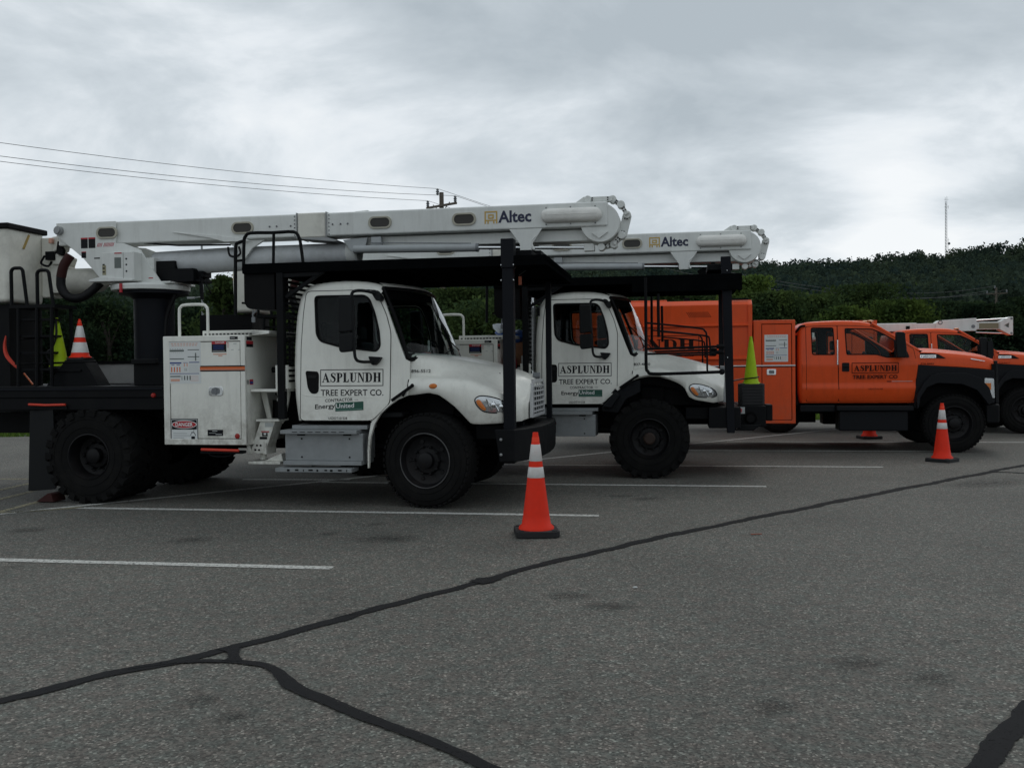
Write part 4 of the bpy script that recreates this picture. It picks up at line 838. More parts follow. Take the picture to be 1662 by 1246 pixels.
    b = B(); b.prism([(BX(.776), 3.08+bz), (BX(1.157), 3.08+bz), (BX(1.043), 2.91+bz), (BX(1.03), 2.83+bz), (BX(.90), 2.83+bz), (BX(.896), 2.91+bz)], .93, .955); b.prism([(BX(.776), 3.08+bz), (BX(1.157), 3.08+bz), (BX(1.043), 2.91+bz), (BX(.896), 2.91+bz)], 1.29, 1.32); b.box(BX(.92), BX(1.02), .955, 1.29, 2.87+bz, 2.92+bz); b.tube(smooth_path([(BX(1.09), .94, 3.0+bz), (BX(1.03), .94, 2.93+bz), (BX(1.06), .94, 2.84+bz)], 3), .016, 6); b.build('boom_saddle', BOOMW, ub, bevel=.004)
    b = B(); b.prism([(BX(-3.44), 3.20), (BX(-2.95), 3.115), (BX(-2.75), 3.06), (BX(-2.4), 3.06), (BX(-2.5), 3.09), (BX(-2.9), 3.15)], .94, .958); b.prism([(BX(-2.75), 3.08), (BX(-2.25), 3.08), (BX(-2.42), 2.98), (BX(-2.52), 2.85), (BX(-2.62), 2.85), (BX(-2.60), 2.95)], 1.0, 1.04); b.build('boom_gusset', BOOMW, ub, bevel=.003)
    b = B(); b.tube(smooth_path([(BX(-2.72), .97, 3.0), (BX(-2.70), .97, 2.90), (BX(-2.62), .97, 2.88), (BX(-2.56), .97, 2.92), (BX(-2.58), .97, 3.0)], 4), .014, 6); b.tube([(BX(-3.85), .99, 3.09), (BX(-3.4), 1.0, 3.045), (BX(-2.7), 1.0, 3.03)], .012, 6); b.build('hydraulic_hose', HOSE, lb)
    b = B(); b.box(BX(-1.20), BX(-.1), 1.36, 1.50, 3.36+bz, 3.425+bz); b.prism([(BX(-1.28), 3.36+bz), (BX(-1.22), 3.43+bz), (BX(-1.05), 3.44+bz), (BX(-1.05), 3.36+bz)], 1.32, 1.40); b.build('upper_hose_tray', BOOMW, ub, bevel=.008)
    # ---- bucket at the rear and its jib
    b = B(); bo = lambda x: x+bs
    pr = [(-5.70, 2.36), (-5.39, 2.36), (-5.37, 3.28), (-5.73, 3.28)]
    b.prism([(bo(x), z) for x, z in pr], .50, 1.17); bk = b.build('bucket', CREAM, T, bevel=.05, seg=4)
    b = B(); b.prism([(bo(x), z) for x, z in [(-5.76, 3.255), (-5.34, 3.255), (-5.34, 3.325), (-5.76, 3.325)]], .47, 1.20); b.build('bucket_rim', DARK, bk, bevel=.015)
    b = B(); b.bar((bo(-5.36), .87, 3.22), (bo(-5.365), .77, 3.04), .02, .02); b.build('bucket_tie', mat('ochre_strap', (.35, .25, .08), .6), bk)
    b = B(); b.prism([(bo(-5.20), 3.22), (bo(-5.06), 3.24), (bo(-5.10), 3.05), (bo(-5.18), 3.02)], 1.06, 1.3); b.build('bucket_bracket', CREAM, T, bevel=.02); b = B(); b.prism([(bo(-5.16), 3.02), (bo(-4.98), 2.96), (bo(-5.02), 2.86), (bo(-5.18), 2.86)], 1.04, 1.3); b.box(bo(-5.22), bo(-5.02), 1.06, 1.3, 2.5, 2.86); b.box(bo(-5.37), bo(-5.20), 1.10, 1.3, 2.45, 3.22); b.build('bucket_bracket', CREAM, T, bevel=.02)
    b = B(); b.box(bo(-5.24), bo(-5.12), 1.0, 1.06, 2.92, 3.03); b.tube(smooth_path([(bo(-5.24), 1.0, 2.98), (bo(-5.28), .98, 2.88), (bo(-5.18), .98, 2.84), (bo(-5.13), .98, 2.90)], 4), .016, 6); b.prism([(bo(-5.06), 3.16), (bo(-4.98), 3.04), (bo(-5.0), 2.97), (bo(-5.09), 3.0)], 1.0, 1.06); b.build('bucket_valve', BLACK, T, bevel=.01)
    b = B(); b.box(bo(-5.19), bo(-5.14), 1.0, 1.05, 3.13, 3.20); b.build('control_knob', PINKI, T, bevel=.01)
    b = B(); b.lathe([(.10, -5.12), (.165, -5.10), (.165, -4.75), (.14, -4.60), (.06, -4.47), (.00001, -4.45)], (bs, 1.2, 2.66), axis='x', n=24); b.build('jib_cap', CREAM, T)
    b = B(); b.tube(smooth_path([(bo(-4.78), .86, 2.95), (bo(-4.86), .84, 2.82), (bo(-4.90), .84, 2.68)], 4), .058, 12); b.build('hose_sleeve', HOSER, T)
    b = B(); b.tube(smooth_path([(bo(-4.90), .84, 2.70), (bo(-4.90), .84, 2.56), (bo(-4.83), .84, 2.45), (bo(-4.70), .85, 2.41), (bo(-4.57), .88, 2.46), (bo(-4.43), .95, 2.61)], 5), .055, 12); b.build('hose_bundle', HOSE, T)
    # ---- bucket access steps and rear rack
    b = B()
    def hoop(x0, x1, z0, z1, y, lean=0): b.tube([(x0, y, z0), (x0, y, z1-.05)]+[(x0+.05-.05*math.cos(R(a)), y, z1-.05+.05*math.sin(R(a))) for a in (20, 45, 70, 90)]+[(x1-.05+.05*math.sin(R(a)), y, z1-.05+.05*math.cos(R(a))) for a in (0, 20, 45, 70, 90)]+[(x1+.05, y, z0)], .021, 8)
    hoop(bo(-4.90), bo(-4.74), 2.30, 2.72, .40); hoop(bo(-5.25), bo(-5.09), 2.30, 2.755, .40)
    b.box(bo(-5.27), bo(-4.66), .38, .80, 2.27, 2.31)
    for x in (-5.18, -4.93, -4.73): b.tube([(bo(x), .40, 1.33), (bo(x+.02), .40, 2.28)], .022, 7); b.tube([(bo(x), .78, 1.33), (bo(x), .78, 2.28)], .022, 7)
    for k in range(4): b.box(bo(-5.18), bo(-4.73), .41, .60, 1.52+k*.2, 1.545+k*.2)
    b.box(bo(-6.3), bo(-5.45), .6, 1.2, 1.33, 2.34); b.build('step_ladder', BLACK, T)
    b = B(); b.prism([(bo(-4.62), 1.64), (bo(-4.38), 1.64), (bo(-4.18), 1.33), (bo(-4.88), 1.33)], .50, .75); b.box(bo(-4.90), bo(-4.40), .48, .80, 1.50, 1.53); b.tube([(bo(-5.3), .5, 1.60), (bo(-4.2), .5, 1.62)], .012, 6); b.tube([(bo(-5.25), .5, 1.9), (bo(-4.80), .5, 1.92), (bo(-4.72), .5, 1.93)], .010, 6); b.build('cone_rack', BLACK, T, bevel=.006)
    b = B(); b.box(bo(-4.95), bo(-4.25), 1.55, 2.1, 1.33, 1.60); tb2 = b.build('deck_bin', CONC, T, bevel=.02)
    b = B(); b.box(bo(-5.0), bo(-4.0), 1.52, 2.13, 1.60, 1.635); b.build('bin_lid', BLACK, tb2)
    b = B(); b.box(-3.62, -3.20, .35, .8, 1.33, 1.60); b.box(-3.62, -3.3, .3, .36, 1.58, 1.64); b.build('deck_valve_box', BLACK, T, bevel=.01)
    b = B(); b.tube(smooth_path([(bo(-3.50), 1.1, 2.47), (bo(-3.62), 1.1, 2.2), (bo(-3.66), 1.1, 1.9), (bo(-3.68), 1.1, 1.6)], 4), .03, 8); b.build('mast_hose', HOSE, T)
    return T

# ------------------------------------------------------------------ orange trucks
def orange_cab(T, number):
    yc = 1.2
    yk = [.80, .95, 1.06, 1.10, 1.165, 1.19, 1.38, 1.47, 1.50, 1.53, 2.25]; yv = [.175, .118, .094, .090, .112, .110, .098, .092, .094, .104, .205]
    ys = lambda z: interp(yk, yv, z)
    path = [(p.x, p.y) for p in smooth_path([(-2.44, .83, 0), (-2.475, 1.0, 0), (-2.485, 1.5, 0), (-2.475, 1.95, 0), (-2.45, 2.12, 0), (-2.38, 2.205, 0), (-2.25, 2.235, 0), (-1.8, 2.25, 0), (-1.45, 2.235, 0), (-1.27, 2.195, 0)], 2)]
    e = bpy.data.objects.new('cab', None); COL.objects.link(e); e.parent = T; e.empty_display_size = .2
    shell(path, ys, yc, [(0, .07), (.004, .045), (.018, .02), (.045, .006), (.09, 0), (.3, 0), (99, -.012)], 'cab_shell', ORANGE, e); shell(path, ys, yc, [(.05, .12), (.3, .05), (99, .05)], 'head_lining', SEAT, e)
    ins = []
    for i, p in enumerate(path):
        a = Vector(path[max(i-1, 0)]); c = Vector(path[min(i+1, len(path)-1)]); t = (c-a).normalized(); ins.append((p[0]+t.y*.068, p[1]-t.x*.068))
    top = [p for p in ins if p[1] > 1.5]; 
    H1 = rnd([(-2.255, 2.135), (-1.88, 2.13), (-1.865, 1.655), (-2.245, 1.66)], .04, 3)
    H2 = rnd([(-1.70, 2.115), (-1.25, 2.10), (-1.10, 2.03), (-.90, 1.91), (-.74, 1.76), (-.68, 1.60), (-1.03, 1.60), (-1.19, 1.65), (-1.68, 1.655)], .03, 3)
    low = [(-2.41, .835), (-2.415, 1.5), (-.53, 1.5), (-.545, 1.0), (-.57, .835)]
    up_ = [(-2.415, 1.5)]+top+[(-1.20, 2.12), (-.90, 1.965), (-.60, 1.775), (-.53, 1.70), (-.53, 1.5)]
    for far in (False, True):
        b = B(); zr = [.835, .89, .95, 1.0, 1.06, 1.10, 1.13, 1.165, 1.19, 1.25, 1.38, 1.44, 1.47, 1.50]; rw = []
        for z in zr: xa_ = -2.41; xb_ = interp([.835, 1.0, 1.5], [-.57, -.545, -.53], z); rw.append([(xa_+(xb_-xa_)*t, (ys(z) if not far else 2*yc-ys(z)), z) for t in (0, .25, .5, .75, 1)])
        b.grid(rw); b.build('lower_side', ORANGE, e, ang=60)
        side(e, low, [], lambda z: .20, yc, far, 'side_trim', SEAT, 0, .01); side(e, up_, [H1, H2], ys, yc, far, 'upper_side', ORANGE); side(e, inset(up_, .012), [inset(H1, -.01), inset(H2, -.01)], ys, yc, far, 'side_trim', SEAT, .037, .05)
        for H in (H1, H2):
            side(e, H, [inset(H, .018)], ys, yc, far, 'window_seal', DARK, -.006, .01); side(e, inset(H, .014), [], ys, yc, far, 'window_pane', CGLASS, .004, .008)
        for nm, P in (('rear_door', [(-2.335, .86), (-2.335, 1.1), (-2.335, 1.165), (-2.335, 1.5), (-2.335, 2.15), (-1.825, 2.16), (-1.825, 1.5), (-1.815, 1.165), (-1.815, 1.1), (-1.81, .86)]), ('front_door', [(-1.80, .86), (-1.805, 1.1), (-1.805, 1.165), (-1.81, 1.5), (-1.815, 2.16), (-1.25, 2.13), (-.93, 1.955), (-.60, 1.745), (-.565, 1.55), (-.568, 1.165), (-.57, 1.1), (-.575, 1.0), (-.60, .86)])):
            side(e, rnd(inset(P, -.006), .02, 2), [rnd(P, .02, 2)], ys, yc, far, nm+'_seam', DARK, -.003, .0)
        P = rnd([(-.905, 1.915), (-.77, 1.80), (-.70, 1.70), (-.665, 1.60), (-.91, 1.60)], .02, 2); side(e, P, [], ys, yc, far, 'mirror_sail', PLAST, -.012, -.006)
        F = (lambda x, y, z: (x, 2*yc-y, z)) if far else (lambda x, y, z: (x, y, z))
        b = B(); b.prism(rnd([(-.935, 2.03), (-.80, 2.02), (-.77, 1.75), (-.765, 1.60), (-.925, 1.595)], .03), -.17, -.06); b.box(-.86, -.76, -.06, .12, 1.62, 1.68); b.box(-.86, -.80, -.06, .13, 1.76, 1.80); b.xf(F); b.build('mirror', PLAST, e, bevel=.015)
        b = B(); b.prism(rrect(-1.757, -1.637, 1.372, 1.522, .015), .088, .0985); b.xf(F); b.build('door_handle', PLAST, e, bevel=.004)
    b = B(); b.prism([(-1.745, 1.43), (-1.65, 1.43), (-1.65, 1.455), (-1.745, 1.46)], .078, .09); b.build('handle_grip', DARK, e)
    b = B(); b.tube([(-1.83, .085, 1.50), (-1.83, .085, 1.90)], .012, 8); b.tube([(-1.83, .11, 1.50), (-1.83, .08, 1.50)], .012, 6); b.tube([(-1.83, .15, 1.90), (-1.83, .08, 1.90)], .012, 6); b.build('grab_handle', CHROME, e)
        # glass front
    def wrow(s, off=0.):
        z = 1.70+(2.175-1.70)*s; r_ = []
        for k in range(13):
            q = k/6-1; t = 1-abs(q); yy = yc+q*(yc-ys(z)-.02); xb = -.50+.22*(1-(1-t)**2.2); xt = -1.245+.14*(1-(1-t)**2.2); r_.append((xb+(xt-xb)*s+off, yy, z+.03*t*s))
        return r_
    b = B(); b.grid([wrow(k/5) for k in range(6)]); b.build('windscreen', WGLASS, e)
    b = B(); b.tube([(p[0]+.005, p[1], p[2]) for p in wrow(0)], .02, 6); b.build('windscreen_seal', DARK, e)
    b = B(); b.tube([(lambda r_: (r_[0][0]+.0, r_[0][1], r_[0][2]+.01))(wrow(k/5)) for k in range(6)], .022, 8); b.tube([(lambda r_: (r_[-1][0]+.0, r_[-1][1], r_[-1][2]+.01))(wrow(k/5)) for k in range(6)], .022, 8); b.build('windscreen_pillar', ORANGE, e)
    b = B(); b.grid([[(p[0]-.02, p[1], p[2]+.045) for p in wrow(1)], [(p[0]+.012, p[1], p[2]+.015) for p in wrow(1)], [(p[0]+.01, p[1], p[2]) for p in wrow(1)]]); b.build('roof_header', ORANGE, e)
    b = B(); b.sphere((-1.22, .5, 2.235), .04, 8, (1.5, 1, .6)); b.sphere((-1.18, 1.2, 2.26), .04, 8, (1.5, 1, .6)); b.sphere((-1.22, 1.9, 2.235), .04, 8, (1.5, 1, .6)); b.build('roof_marker', AMB, e)
    b = B(); b.box(-.85, -.45, .2, 2.2, 1.3, 1.60); b.box(-2.4, -.5, .18, 2.2, .86, .92); b.build('dashboard', SEAT, e, bevel=.02)
    seat(e, -1.55, .62, 1.02); seat(e, -1.55, 1.78, 1.02); seat(e, -2.25, 1.2, 1.0); steering(e, -1.0, 1.78, 1.55)
    # lettering
    Y = .085
    fo = lambda x, y, z: (x, .083, z)
    serif_word('ASPLUNDH', -1.56, -.87, 1.375, 1.475, Y, INKR, e, (-1.60, -.845, 1.34, 1.520), .010, fn=fo)
    text('TREE EXPERT CO', -1.585, -.862, 1.245, 1.31, Y, INKR, e, fn=fo, bold=.022); text('USDOT101328', -1.33, -1.10, 1.06, 1.085, Y, INKR, e, fn=fo)
    b = B(); flat(b, -.95, -.62, 1.195, 1.203, Y, 8); flat(b, -1.03, -.96, 1.19, 1.205, Y, 5); b.xf(lambda x, y, z: (x, ys(z)-.004, z)); b.build('pin_stripe', DECAL_M, e, smooth=False, norm=False)
    # hood
    kx = [-.54, -.25, .1, .4, .58, .68]
    def sec(x):
        g = lambda a: interp(kx, a, x); zt = g([1.705, 1.70, 1.665, 1.625, 1.595, 1.56]); zb_ = g([1.48, 1.458, 1.435, 1.41, 1.39, 1.375]); yo = g([.11, .11, .12, .14, .17, .20])
        return [(yo, zb_), (yo-.004, zt-.09), (yo+.02, zt-.03), (yo+.07, zt-.003), (yo+.2, zt+.008), (yo+.34, zt+.012), (yo+.42, zt+.045), (yo+.6, zt+.06), (yc, zt+.065)]
    rows = []
    for x in np.linspace(-.535, .68, 16):
        s_ = sec(x); rows.append([(x, a, c) for a, c in s_]+[(x, 2*yc-a, c) for a, c in s_[::-1][1:]])
    b = B(); b.grid(rows); fr_ = rows[-1]; b.grid([fr_, [(p[0]+.01, yc+(p[1]-yc)*.97, p[2]-.035) for p in fr_], [(p[0]-.02, yc+(p[1]-yc)*.97, 1.34) for p in fr_]]); hd = b.build('hood', ORANGE, e, ang=50)
    hy = lambda x: interp(kx, [.11, .11, .12, .14, .17, .20], x)
    b = B(); b.prism(rnd([(-.50, 1.675), (-.28, 1.665), (-.20, 1.645), (-.09, 1.575), (-.50, 1.59)], .012, 2), .100, .108); b.build('hood_vent', PLAST, hd)
    b = B(); b.prism([(-.50, 1.588), (-.25, 1.588), (-.25, 1.64), (-.50, 1.64)], .094, .0995); bd = b.build('hood_badge', CHROME, hd)
    text('F-650', -.485, -.38, 1.598, 1.63, .0925, NAVYI, bd, bold=.02); text('DIESEL', -.37, -.265, 1.603, 1.625, .0925, INK, bd)
    text(number, -.49, -.28, 1.475, 1.505, .105, INKR, hd)
    b = B(); b.prism([(.30, 1.56), (.52, 1.52), (.52, 1.53), (.30, 1.575)], .118, .13); b.build('hood_strip', CHROME, hd)
    # fender
    for far in (False, True):
        F = (lambda x, y, z: (x, 2*yc-y, z)) if far else (lambda x, y, z: (x, y, z))
        b = B(); b.prism([(-.535, 1.475), (-.28, 1.455), (.35, 1.405), (.66, 1.37), (.67, .84), (.54, .80), (.50, .87), (.367, 1.05), (.137, 1.15), (-.25, 1.17), (-.41, 1.10), (-.52, .93), (-.56, .74), (-.60, .74), (-.575, 1.1)], .085, .14); b.xf(F); b.build('front_fender', FLARE, e, bevel=.015)
        P = [(-.565, .74), (-.58, .95), (-.46, 1.17), (-.34, 1.30), (-.22, 1.335), (.20, 1.33), (.42, 1.25), (.56, 1.08), (.63, .84), (.545, .80), (.50, .87), (.367, 1.045), (.137, 1.145), (-.25, 1.165), (-.41, 1.095), (-.515, .93), (-.545, .74)]
        b = B(); b.prism(P, .005, .084); b.xf(F); b.build('wheel_arch_flare', FLARE, e, bevel=.025)
        b = B(); b.prism(rnd([(.50, 1.245), (.645, 1.235), (.66, .905), (.56, .93), (.50, 1.02)], .02), .07, .10); b.xf(F); hl_ = b.build('headlight', REFL, e, bevel=.01)
        b = B(); b.box(.505, .60, .064, .071, 1.20, 1.225); b.box(.51, .62, .064, .071, .975, 1.02); b.xf(F); b.build('lamp_bar', WINK, hl_)
        b = B(); b.box(.51, .60, .062, .071, 1.05, 1.16); b.xf(F); b.build('turn_signal', AMB, hl_)
    b = B(); b.box(.64, .70, .15, 2.25, .80, 1.48); b.build('grille_backing', DARK, e)
    b = B(); b.prism([(.12, .82), (2.28, .82), (2.2, 1.53), (.2, 1.53)], .69, .74, axis='x', holes=[[(.32, .90), (2.08, .90), (2.02, 1.44), (.38, 1.44)]])
    for k in range(4): b.box(.70, .735, .35, 2.05, .95+k*.11, 1.0+k*.11)
    b.build('grille', PLAST, e, bevel=.008)
    b = B(); b.prism([(.52, .03), (.72, .05), (.80, .3), (.84, 1.2), (.80, 2.1), (.72, 2.35), (.52, 2.37)], .50, .80, axis='z'); b.build('bumper', BLACK, e, bevel=.02)
    return e
def orange_base(T, x_rear, z_bed):
    b = B()
    for y in (.75, 1.55): b.box(x_rear, .6, y, y+.09, .62, .86)
    for k in range(7): b.box(x_rear+.5+k*.95, x_rear+.62+k*.95, .84, 1.55, .66, .84)
    b.box(-.6, .6, .7, 1.7, .5, 1.2); b.tube([(0, .35, .49), (0, 2.05, .49)], .07, 8); b.tube([(-4.98, .35, .5), (-4.98, 2.05, .5)], .09, 8); b.sphere((-4.98, 1.2, .5), .22, 10); b.box(-3.2, -2.0, 1.5, 2.2, .42, .8)
    b.build('chassis_frame', BLACK, T)
    b = B(); b.box(-.62, .55, .45, 1.95, 1.2, 1.24); b.box(-.62, .55, .42, .46, .75, 1.3); b.box(-.62, .55, 1.94, 1.98, .75, 1.3); b.build('wheel_well_liner', DARK, T)
    for far in (False, True):
        y0 = .02 if not far else 2.38; wheel(T, .018, y0, .49, .49, .28, .28, far=far, dd=.09, hub=.10, nuts=8)
        wheel(T, -4.98, y0, .49, .49, .27, .28, far=far, dd=.17, hub=.10, dual=True)
        F = (lambda x, y, z: (x, 2.4-y, z)) if far else (lambda x, y, z: (x, y, z))
        b = B(); b.box(-1.81, -.70, .06, .5, .36, .70); b.box(-1.86, -.62, .01, .3, .70, .79); b.box(-2.45, -1.86, .12, .5, .68, .80); b.xf(F); b.build('step_tank', FLARE, T, bevel=.02)
def cabinet(T, x0, x1, z0, z1, chart=True):
    b = B(); b.box(x0, x1, .012, 2.388, z0, z1); fr = [(x0, z0), (x1, z0), (x1, z1), (x0, z1)]; hl = [(x0+.13, z0+.055), (x1-.055, z0+.055), (x1-.055, z1-.065), (x0+.13, z1-.065)]
    b.prism(fr, -.012, .012, holes=[hl]); cb = b.build('side_cabinet', ORANGE, T, bevel=.008)
    b = B(); b.prism(inset(hl, .01), -.006, .0105); b.build('cabinet_door', ORANGE, cb, bevel=.004); b = B(); b.prism(hl, .004, .0115, holes=[inset(hl, .01)]); b.build('door_seal', DARK, cb)
    b = B(); b.prism(rrect(x0+.215, x0+.37, 1.325, 1.425, .015), -.018, -.006); b.build('latch', CHROME, cb, bevel=.004); b = B(); b.prism(rrect(x0+.25, x0+.34, 1.345, 1.405, .015), -.024, -.018); b.build('latch_handle', GREYD, cb)
    b = B(); flat(b, x0, x1, 1.46, 1.474, -.0135, 5); flat(b, x0, x1, 1.478, 1.496, -.0135, 6); b.build('pin_stripe', DECAL_M, cb, smooth=False, norm=False)
    if chart:
        b = B(); X, Z, w, h = x0+.18, 2.015, .39, .465; flat(b, X, X+w, Z-h, Z, -.0075, 0); load_chart(b, X+.01, Z-.005, -.009, w*.94, h*.97); b.build('load_chart_decal', DECAL_M, cb, smooth=False, norm=False)

def chip_truck(origin, rz):
    T = empty('chip_truck', origin, rz, 'orange chip truck with tall orange box body behind the right-hand standing cone', 'truck', 'orange trucks')
    orange_cab(T, '778-8885'); orange_base(T, -7.0, 1.0); cabinet(T, -3.225, -2.535, .49, 2.265)
    # chip body
    x0, x1 = -6.9, -3.245
    b = B(); b.prism([(.05, .72), (2.35, .72), (2.35, 2.55), (2.25, 2.63), (.15, 2.63), (.05, 2.55)], x0, x1, axis='x'); b.prism([(.14, 2.56), (2.26, 2.56), (2.22, 2.66), (.18, 2.66)], x0+.8, x0+2.2, axis='x')
    cb = b.build('chip_body', ORANGE, T, bevel=.01)
    b = B()
    for (z0, z1) in ((2.165, 2.215), (1.585, 1.64)):
        b.prism([(.05, z0), (.05, z1), (.015, z1-.012), (.015, z0+.012)], x0, x1, axis='x'); b.prism([(2.35, z0), (2.35, z1), (2.385, z1-.012), (2.385, z0+.012)], x0, x1, axis='x')
    for x in (x0, x1-.07): b.box(x, x+.07, .018, .05, .72, 2.54)
    b.build('body_rib', ORANGE, cb, bevel=.004)
    b = B()
    for vx in (-4.37, -5.9):
        for r_ in range(5):
            for c_ in range(13): b.add([(vx+c_*.03-r_*-.012, .048, 2.43-r_*.02), (vx+.014+c_*.03+r_*.012, .048, 2.43-r_*.02), (vx+.03+c_*.03+r_*.012, .048, 2.418-r_*.02), (vx+.016+c_*.03+r_*.012, .048, 2.418-r_*.02)], [(0, 1, 2, 3)])
    b.build('vent_slots', DARK, cb, smooth=False, norm=False)
    b = B(); flat(b, x0, x1, 1.46, 1.474, .046, 5); flat(b, x0, x1, 1.478, 1.496, .046, 6); b.build('pin_stripe', DECAL_M, cb, smooth=False, norm=False)
    serif_word('ASPLUNDH', -6.28, -4.215, 1.785, 1.965, .0465, INKR, cb, (-6.36, -4.145, 1.715, 2.03), .012); text('TREE EXPERT CO', -6.30, -4.22, 1.655, 1.70, .0465, INKR, cb)
    b = B(); b.box(-3.6, -3.3, .1, .12, 2.63, 2.66); b.box(-5.2, -5.1, .3, .5, 2.64, 2.70); b.box(-4.4, -4.3, .3, .5, 2.64, 2.70); b.build('roof_hook', DARK, cb)
    b = B(); b.tube([(-2.53, .2, .95), (-2.50, .2, .95)], .04, 8); b.tube(smooth_path([(-2.50, .22, 2.05), (-2.43, .18, 2.15), (-2.35, .15, 2.16)], 3), .02, 6); b.box(-2.52, -2.46, .25, .6, .8, 2.0); b.build('cab_gap_plumbing', BLACK, T)
    return T
def orange_bucket_truck(origin, rz):
    T = empty('bucket_truck', origin, rz, 'orange bucket truck with short white boom over its cab, partly hidden at the right edge', 'truck', 'orange trucks')
    orange_cab(T, '779-4419'); orange_base(T, -7.0, 1.0); cabinet(T, -3.6, -2.95, .60, 2.43, False)
    b = B(); b.box(-7.0, -3.2, .06, 2.34, .95, 1.12); b.box(-6.6, -3.22, .06, .6, 1.12, 1.75); b.build('utility_body', ORANGE, T, bevel=.01)
    b = B(); b.lathe([(.3, 1.12), (.25, 1.2), (.25, 2.0), (.4, 2.05), (.4, 2.12), (.00001, 2.13)], (-4.4, 1.2, 0), axis='z', n=24); b.box(-4.6, -4.1, 1.0, 1.4, 2.1, 2.3); b.build('mast', BOOMW, T, bevel=.01)
    b = B(); b.box(-2.85, -1.905, 1.0, 1.28, 2.21, 2.40); ub = b.build('upper_boom', BOOMW, T, bevel=.02)
    b = B(); b.box(-1.905, -1.35, 1.03, 1.25, 2.23, 2.385); b.prism([(-1.50, 2.40), (-1.44, 2.445), (-.67, 2.485), (-.67, 2.20), (-1.1, 2.20), (-1.38, 2.13), (-1.47, 2.15), (-1.52, 2.23)], .99, 1.29); b.build('boom_knuckle', BOOMW, ub, bevel=.01)
    b = B(); b.box(-.67, -.10, 1.05, 1.24, 2.235, 2.40); b.prism([(-.18, 2.40), (.02, 2.50), (.08, 2.50), (.08, 2.10), (.03, 2.10), (-.18, 2.22)], 1.0, 1.27, holes=[[(-.10, 2.31), (.0, 2.37), (.0, 2.25)]]); b.build('boom_tip', BOOMW, ub, bevel=.006)
    b = B(); b.box(-.60, -.20, 1.045, 1.06, 2.25, 2.37); b.build('tip_cover', mat('weathered_khaki_cover', (.22, .20, .13), .8), ub)
    b = B(); b.tube([(-.67, 1.05, 2.435), (.0, 1.05, 2.468)], .016, 8); b.tube([(-.67, 1.05, 2.17), (.0, 1.05, 2.135)], .014, 8); b.build('tension_rod', CHROME, ub)
    b = B(); b.lathe([(.00001, .985), (.04, .985), (.04, .995)], (-.74, 0, 2.30), n=12); [b.lathe([(.00001, .992), (.025, .992), (.025, 1.0)], (.045, 0, z), n=10) for z in (2.46, 2.14)]; b.lathe([(.05, .985), (.04, .98), (.03, .99)], (-1.42, 0, 2.40), n=12); b.build('pivot_pin', GREYD, ub)
    b = B(); b.box(-2.14, -2.06, .98, 1.30, 2.0, 2.33); b.box(-4.6, -2.0, 1.05, 1.2, 2.13, 2.20); b.bar((-2.5, 1.1, 2.2), (-1.2, 1.1, 2.15), .05, .05); b.build('boom_rest', BLACK, T)
    b = B(); b.box(-2.20, -2.02, .9, 1.35, 2.06, 2.22); b.build('rest_bracket', ORANGE, T, bevel=.01)
    b = B(); b.prism(rnd([(-.80, 1.95), (-.70, 1.95), (-.68, 1.70), (-.70, 1.58), (-.79, 1.58)], .02), -.2, -.12); b.tube([(-.95, .1, 2.0), (-.72, -.14, 2.0), (-.72, -.14, 1.6)], .02, 6); b.build('folded_mirror', PLAST, T)
    return T

# ------------------------------------------------------------------ cones
def cone(loc, h, base, rz, label, col=None, collars=((.561, .665), (.721, .884)), tilt=(0, 0), r0=.153, group='traffic cones', parts=True):
    c = empty('traffic_cone', loc, rz, label, 'cone', group); c.rotation_euler = (tilt[0], tilt[1], rz)
    hb = .06*h; mt = col or CONEO
    rad = lambda t: r0*h*(1-t)+.029*h*t if t < 1 else .029*h
    b = B(); b.lathe([(r0*h*1.14, hb), (r0*h*1.12, hb+.02*h), (rad(.075), hb+.045*h)]+[(rad(t), h*t) for t in (.2, .4, .6, .8, .90)]+[(rad(.9)-.004, h*.905), (rad(.95)-.002, h*.955), (rad(.95)-.004, h*.96), (rad(.99)-.004, h), (rad(1)*.5, h), (rad(1)*.45, h*.9)], n=28, axis='z'); bd = b.build('cone_body', mt, c, ang=50)
    if not parts: return c, bd
    if not col:
        for a, d in collars:
            b = B(); b.lathe([(rad(a)+.0008, h*a), (rad(a)+.0022, h*(a+.002)), (rad(d)+.0022, h*(d-.002)), (rad(d)+.0008, h*d)], n=28, axis='z'); b.build('reflective_collar', CONEW, c, ang=50)
        b = B(); b.lathe([(rad(.9)-.002, h*.906), (rad(.95)-.0005, h*.954)], n=24, axis='z'); b.build('cone_cap', CONER, c)
    k = base/2; ch = base*.09
    b = B(); b.prism([(-k+ch, -k), (k-ch, -k), (k, -k+ch), (k, k-ch), (k-ch, k), (-k+ch, k), (-k, k-ch), (-k, -k+ch)], 0, hb, axis='z')
    for x in (-k+.02, k-.07):
        for y in (-k+.02, k-.07): b.box(x, x+.05, y, y+.05, hb-.004, hb+.008)
    b.build('cone_base', mat('black_rubber_base', (.012, .012, .013), .7, bump=.2), c, bevel=.008)
    return c, bd

